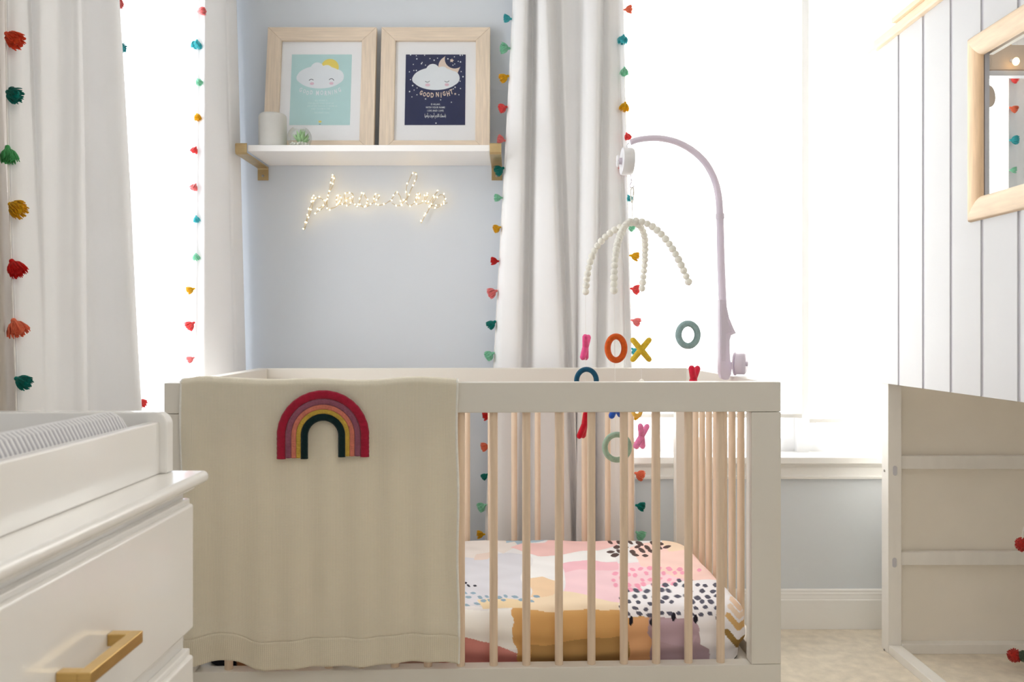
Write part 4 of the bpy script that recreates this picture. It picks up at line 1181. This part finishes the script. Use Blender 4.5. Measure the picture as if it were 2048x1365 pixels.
def endboard(ya, yb):
    pts = [(TX0 - .006, DZ), (TX1 + .0095, DZ)]
    for k in range(9):
        q = PI / 2 * k / 8; pts.append((TX1 + .0095 - .018 + .018 * math.cos(q), .8915 - .018 + .018 * math.sin(q)))
    for k in range(9):
        q = PI / 2 + PI / 2 * k / 8; pts.append((TX0 - .006 + .018 + .018 * math.cos(q), .8915 - .018 + .018 * math.sin(q)))
    MB().prism(pts, 'y', ya, yb).build('end_board', M['dresser'], tr, bevel=.003, seg=3)
endboard(TY1 - .022, TY1); endboard(TY0, TY0 + .022)
MB().box(TX0 + .016, TX1 - .016, TY0 + .022, TY1 - .022, DZ, DZ + .008).build('tray_base', M['dresser'], tr)

# changing pad
px0, px1 = TX0 + .020, TX1 - .020; py1, py0 = 1.105, .09
pad = thing('changing_pad', 'contoured changing pad in a ribbed light grey cover inside the tray', 'changing pad', (-.70, .6, DZ + .008))
def pad_z(u):        # u 0..1 across
    e = abs(u - .5) * 2
    return .040 + .037 * min(1, max(0, (e - .25) / .6)) ** 1.4
rowsP = []
nu = 60; nv_ = 900
for j in range(nv_):
    y = py0 + (py1 - py0) * j / (nv_ - 1)
    endf = min(1, (py1 - y) / .04, (y - py0) / .04); endf = math.sqrt(max(0, 1 - (1 - endf) ** 2))
    row = []
    for i in range(nu):
        u = i / (nu - 1.0); e = min(u, 1 - u) * (px1 - px0)
        ef = math.sqrt(max(0, 1 - (1 - min(1, e / .022)) ** 2))
        z = DZ + .010 + pad_z(u) * (.25 + .75 * endf) * (.15 + .85 * ef) + .0021 * math.sin(y * 2 * PI / .0080) * ef
        row.append((px0 + (px1 - px0) * u, y, z))
    rowsP.append(row)
MB().grid(rowsP, nu, nv_).build('ribbed_cover', M['pad'], pad, smooth=True, auto=False, thick=.001)
MB().box(px0 + .004, px1 - .004, py0 + .006, py1 - .006, DZ + .008, DZ + .020).build('pad_core', M['padgrey'], pad, bevel=.003)

# ------------------------------------------------------------------ playhouse bed
BX = 1.170
bed = thing('playhouse_bed', 'white plank playhouse bed with pine window trim on the right side', 'bed', (1.68, 1.6, 0))
pw = .042
postm = M['bedframe']
def bpost(x_, y_):
    return MB().box(x_, x_ + pw, y_, y_ + .046, 0, 1.86).build('post', postm, bed, bevel=.002)
posts = [bpost(BX, 2.566), bpost(BX, .52), bpost(2.16, 2.566), bpost(2.16, .52)]
for z_ in (.573, .273):
    MB().box(BX + pw, 2.16, 2.572, 2.594, z_, z_ + .041).build('end_rail', postm, bed, bevel=.002)
    MB().box(BX + pw, 2.16, .526, .548, z_, z_ + .041).build('end_rail', postm, bed, bevel=.002)
MB().box(BX + pw, 2.16, 2.598, 2.608, .030, .90).build('end_panel', M['bedpanel'], bed)
MB().box(BX + pw, 2.16, 2.560, 2.598, .0, .030).build('floor_bar', postm, bed, bevel=.002)
MB().box(BX + .001, BX + .041, .566, 2.5655, 0, .026).build('floor_beam', postm, bed, bevel=.002)
MB().box(2.161, 2.201, .566, 2.5655, 0, .026).build('floor_beam', postm, bed, bevel=.002)
# bolts and slots on the far left post
for (px_, py_) in ((1790, 942), (1789, 1126)):
    p = W(px_, py_, 2.5655); b = MB()
    pts = []
    for k in range(8): q = PI * k / 7; pts.append((p.x + .0068 * math.cos(q), p.z + .0085 + .0068 * math.sin(q)))
    for k in range(8): q = PI + PI * k / 7; pts.append((p.x + .0068 * math.cos(q), p.z - .0085 + .0068 * math.sin(q)))
    o = sub(MB().prism(pts, 'y', 2.5645, 2.566), 'bolt_cap', M['groove'], posts[0], bed.location, bevel=.0004)
for py_ in (942, 1301):
    c = Vector((BX - .0005, 2.590, CH + (665 - py_) / F * 2.59))
    sub(MB().lathe([(.004, 0), (.004, -.0018), (.001, -.0025)], tuple(c), 12, axis='x'), 'bolt', M['screw'], posts[0], bed.location)
# bed deck and mattress edge
MB().box(BX + .002, 2.20, .57, 2.565, .862, .880).build('bed_deck', M['bedpanel'], bed)
# planked facade with a square opening
fx0, fx1 = 1.1545, 1.1695
ZB, ZT = .8415, 1.890
oy1, oy0, oz0, oz1 = 2.026, 1.43, 1.302, 1.712
edges = [2.613, 2.463, 2.316, 2.170, 2.027, 1.879, 1.732, 1.585, 1.438, 1.291, 1.144, .997, .850, .703, .56]
gp = .013
for k in range(len(edges) - 1):
    yb, ya = edges[k] - gp / 2, edges[k + 1] + gp / 2
    if yb > 2.6: yb = 2.613
    segs = []
    if ya >= oy1 or yb <= oy0: segs = [(ya, yb, ZB, ZT)]
    else:
        segs = [(ya, yb, ZB, oz0), (ya, yb, oz1, ZT)]
        if yb > oy1: segs.append((oy1, yb, oz0, oz1))
        if ya < oy0: segs.append((ya, oy0, oz0, oz1))
    if yb > oy1 > ya:          # far edge plank, notched round the opening
        MB().prism([(yb, ZB), (yb, ZT), (ya, ZT), (ya, oz1), (oy1, oz1), (oy1, oz0), (ya, oz0), (ya, ZB)], 'x', fx0, fx1).build('plank', M['bedwhite'], bed)
    elif yb > oy0 > ya:
        MB().prism([(ya, ZB), (ya, ZT), (yb, ZT), (yb, oz1), (oy0, oz1), (oy0, oz0), (yb, oz0), (yb, ZB)], 'x', fx0, fx1).build('plank', M['bedwhite'], bed)
    else:
        for s_ in segs: MB().box(fx0, fx1, s_[0], s_[1], s_[2], s_[3]).build('plank', M['bedwhite'], bed, bevel=.0009)
# tongue strips recessed in the grooves
for k in range(1, len(edges) - 1):
    y = edges[k]; b = MB()
    if oy0 < y < oy1: b.box(fx0 + .0035, fx1, y - gp / 2, y + gp / 2, ZB, oz0).box(fx0 + .0035, fx1, y - gp / 2, y + gp / 2, oz1, ZT)
    else: b.box(fx0 + .0035, fx1, y - gp / 2, y + gp / 2, ZB, ZT)
    b.build('plank_tongue', M['groove'], bed)
# backing battens behind the opening edge (dark reveal)
def half_round_profile(w, h, n=10):
    return [(w / 2 * math.cos(PI * k / n), h * math.sin(PI * k / n) ** .7) for k in range(n + 1)]
tw, thh = .058, .016
def trim_bar(p0, p1, inward, m_, name='window_trim'):
    # mitred half-round bar in the plane x = fx0, p = (y, z)
    p0, p1, inward = Vector(p0), Vector(p1), Vector(inward)
    d = (p1 - p0).normalized()
    vs = []; pr = half_round_profile(tw, thh)
    for end, pt in ((0, p0), (1, p1)):
        for (w_, h_) in pr:
            off_ = inward * (w_ + tw / 2)
            mit = d * (w_ + tw / 2) * (1 if end == 0 else -1)
            q = pt + off_ + mit
            vs.append((fx0 - h_ - .0003, q.x, q.y))
    n_ = len(pr)
    fs = [(i, i + 1, n_ + i + 1, n_ + i) for i in range(n_ - 1)] + [(n_ - 1, 0, n_, 2 * n_ - 1), tuple(range(n_)), tuple(range(n_, 2 * n_))[::-1]]
    return MB().add(vs, fs).build(name, m_, bed, smooth=True)
ty1, ty0, tz0, tz1 = 2.076, 1.404, 1.2765, 1.7375
trim_bar((ty1, tz0), (ty1, tz1), (-1, 0), M['pine_v'])
trim_bar((ty0, tz0), (ty0, tz1), (1, 0), M['pine_v'])
trim_bar((ty1, tz1), (ty0, tz1), (0, -1), M['pine'])
trim_bar((ty1, tz0), (ty0, tz0), (0, 1), M['pine'])
MB().box(fx1, fx1 + .012, oy0, oy1, oz1 - .03, oz1 + .02).build('opening_lining', M['bedframe'], bed)
# eave: pine strip along the top, a broader board above it
MB().box(fx0 - .014, fx1, .50, 2.685, ZT, ZT + .010).build('eave_trim', M['pine'], bed, bevel=.002)
b = MB(); b.prism([(fx0 - .008, ZT + .010), (fx0 - .008, ZT + .034), (fx0 + .02, ZT + .034), (fx0 + .02, ZT + .010)], 'y', .50, 2.62).build('eave_board', M['pine'], bed, bevel=.002)
MB().box(fx0 - .020, fx0 + .03, .50, 2.47, ZT + .034, ZT + .050).build('eave_cap', M['pine'], bed, bevel=.003)
# far end beam seen through the opening
MB().box(BX + pw, 2.16, 2.575, 2.60, 1.820, 1.898).build('end_beam', M['plywood'], bed, bevel=.002)
MB().box(BX + pw, 2.16, 2.570, 2.60, 1.800, 1.816).build('end_beam_lip', M['bedwhite'], bed, bevel=.001)
# guard slats at the far end, low
# lamp bulb on the end beam
fl = thing('string_light_bulb', 'clear string light bulb glowing at the far end of the playhouse bed', 'light bulb', tuple(W(2032, 123, 2.552)))
c = W(2032, 123, 2.552)
MB().ball(tuple(c), .010, 14, sz=1.25).build('glass_bulb', mat('warm_bulb', (255, 214, 150), rough=.2, emit=4.0), fl, smooth=True)
MB().tube([c + Vector((0, .008, .004)), c + Vector((0, .022, .010))], .006, 10).build('socket', M['plastic_white'], fl, smooth=True)
# wooden ornaments
for (px_, py_, w_, h_, lab) in ((1981, 193, 20, 44, 'small cut-out wooden ornament hanging in the bed opening, lower of two'), (1975, 122, 18, 34, 'small cut-out wooden ornament hanging in the bed opening, upper of two')):
    Y_ = 2.25; b = MB(); s = Y_ / F; c = W(px_ - 3, py_, Y_)
    pts = [(c.x + w_ * s * .62 * math.cos(q) * (1 - .25 * math.sin(q) * .5), c.z + h_ * s / 2 * math.sin(q)) for q in np.linspace(0, 2 * PI, 26, endpoint=False)]
    b.prism(pts, 'y', Y_ - .002, Y_ + .002)
    o = thing('wooden_ornament', lab, 'ornament', (c.x, Y_, c.z))
    b.build('wood_disc', M['plywood'], o, bevel=.0006)
    MB().tube([(c.x, Y_, c.z + h_ * s / 2), (c.x, Y_, c.z + h_ * s / 2 + .10 + (.02 if h_ > 40 else 0))], .0006, 5).build('thread', M['cord'], o)

# felt balls under the bed
def ball_garland():
    rb = felt('felt_ball_red', (190, 52, 44)); gb = felt('felt_ball_green', (92, 108, 88))
    t = thing('felt_ball_garland', 'red and green felt ball garland trailing under the bed at the right edge', 'garland', tuple(W(2040, 1312, 2.40)))
    c1 = W(2046, 1090, 2.10); c2 = W(2029, 1312, 2.44); c3 = W(2050, 1314, 2.42)
    def pom(c, r, m_, lab):
        r2 = random.Random(int(c.x * 1e4)); b = MB(); b.ball(tuple(c), r * .86, 16)
        for k in range(260):
            d = Vector((r2.gauss(0, 1), r2.gauss(0, 1), r2.gauss(0, 1))).normalized()
            b.tube([c + d * r * .7, c + d * r * r2.uniform(.95, 1.06)], [.0016, .0007], 4, cap=False)
        b.build('felt_ball', m_, t, smooth=True, label=lab)
    pom(c1, .019, rb, 'red felt ball'); pom(c2, .0205, rb, 'red felt ball'); pom(c3, .018, gb, 'green felt ball')
    cord = smooth_path([tuple(c1 + Vector((.12, 0, .25))), tuple(c1), tuple(c1 + Vector((.30, .1, -.12))), tuple(c3 + Vector((.14, 0, .02))), tuple(c3), tuple(c2)], 50)
    MB().tube(cord, .0008, 5).build('cord', M['cord'], t, smooth=True)
ball_garland()

for o in bpy.data.objects:
    if '_world' in o: del o['_world']
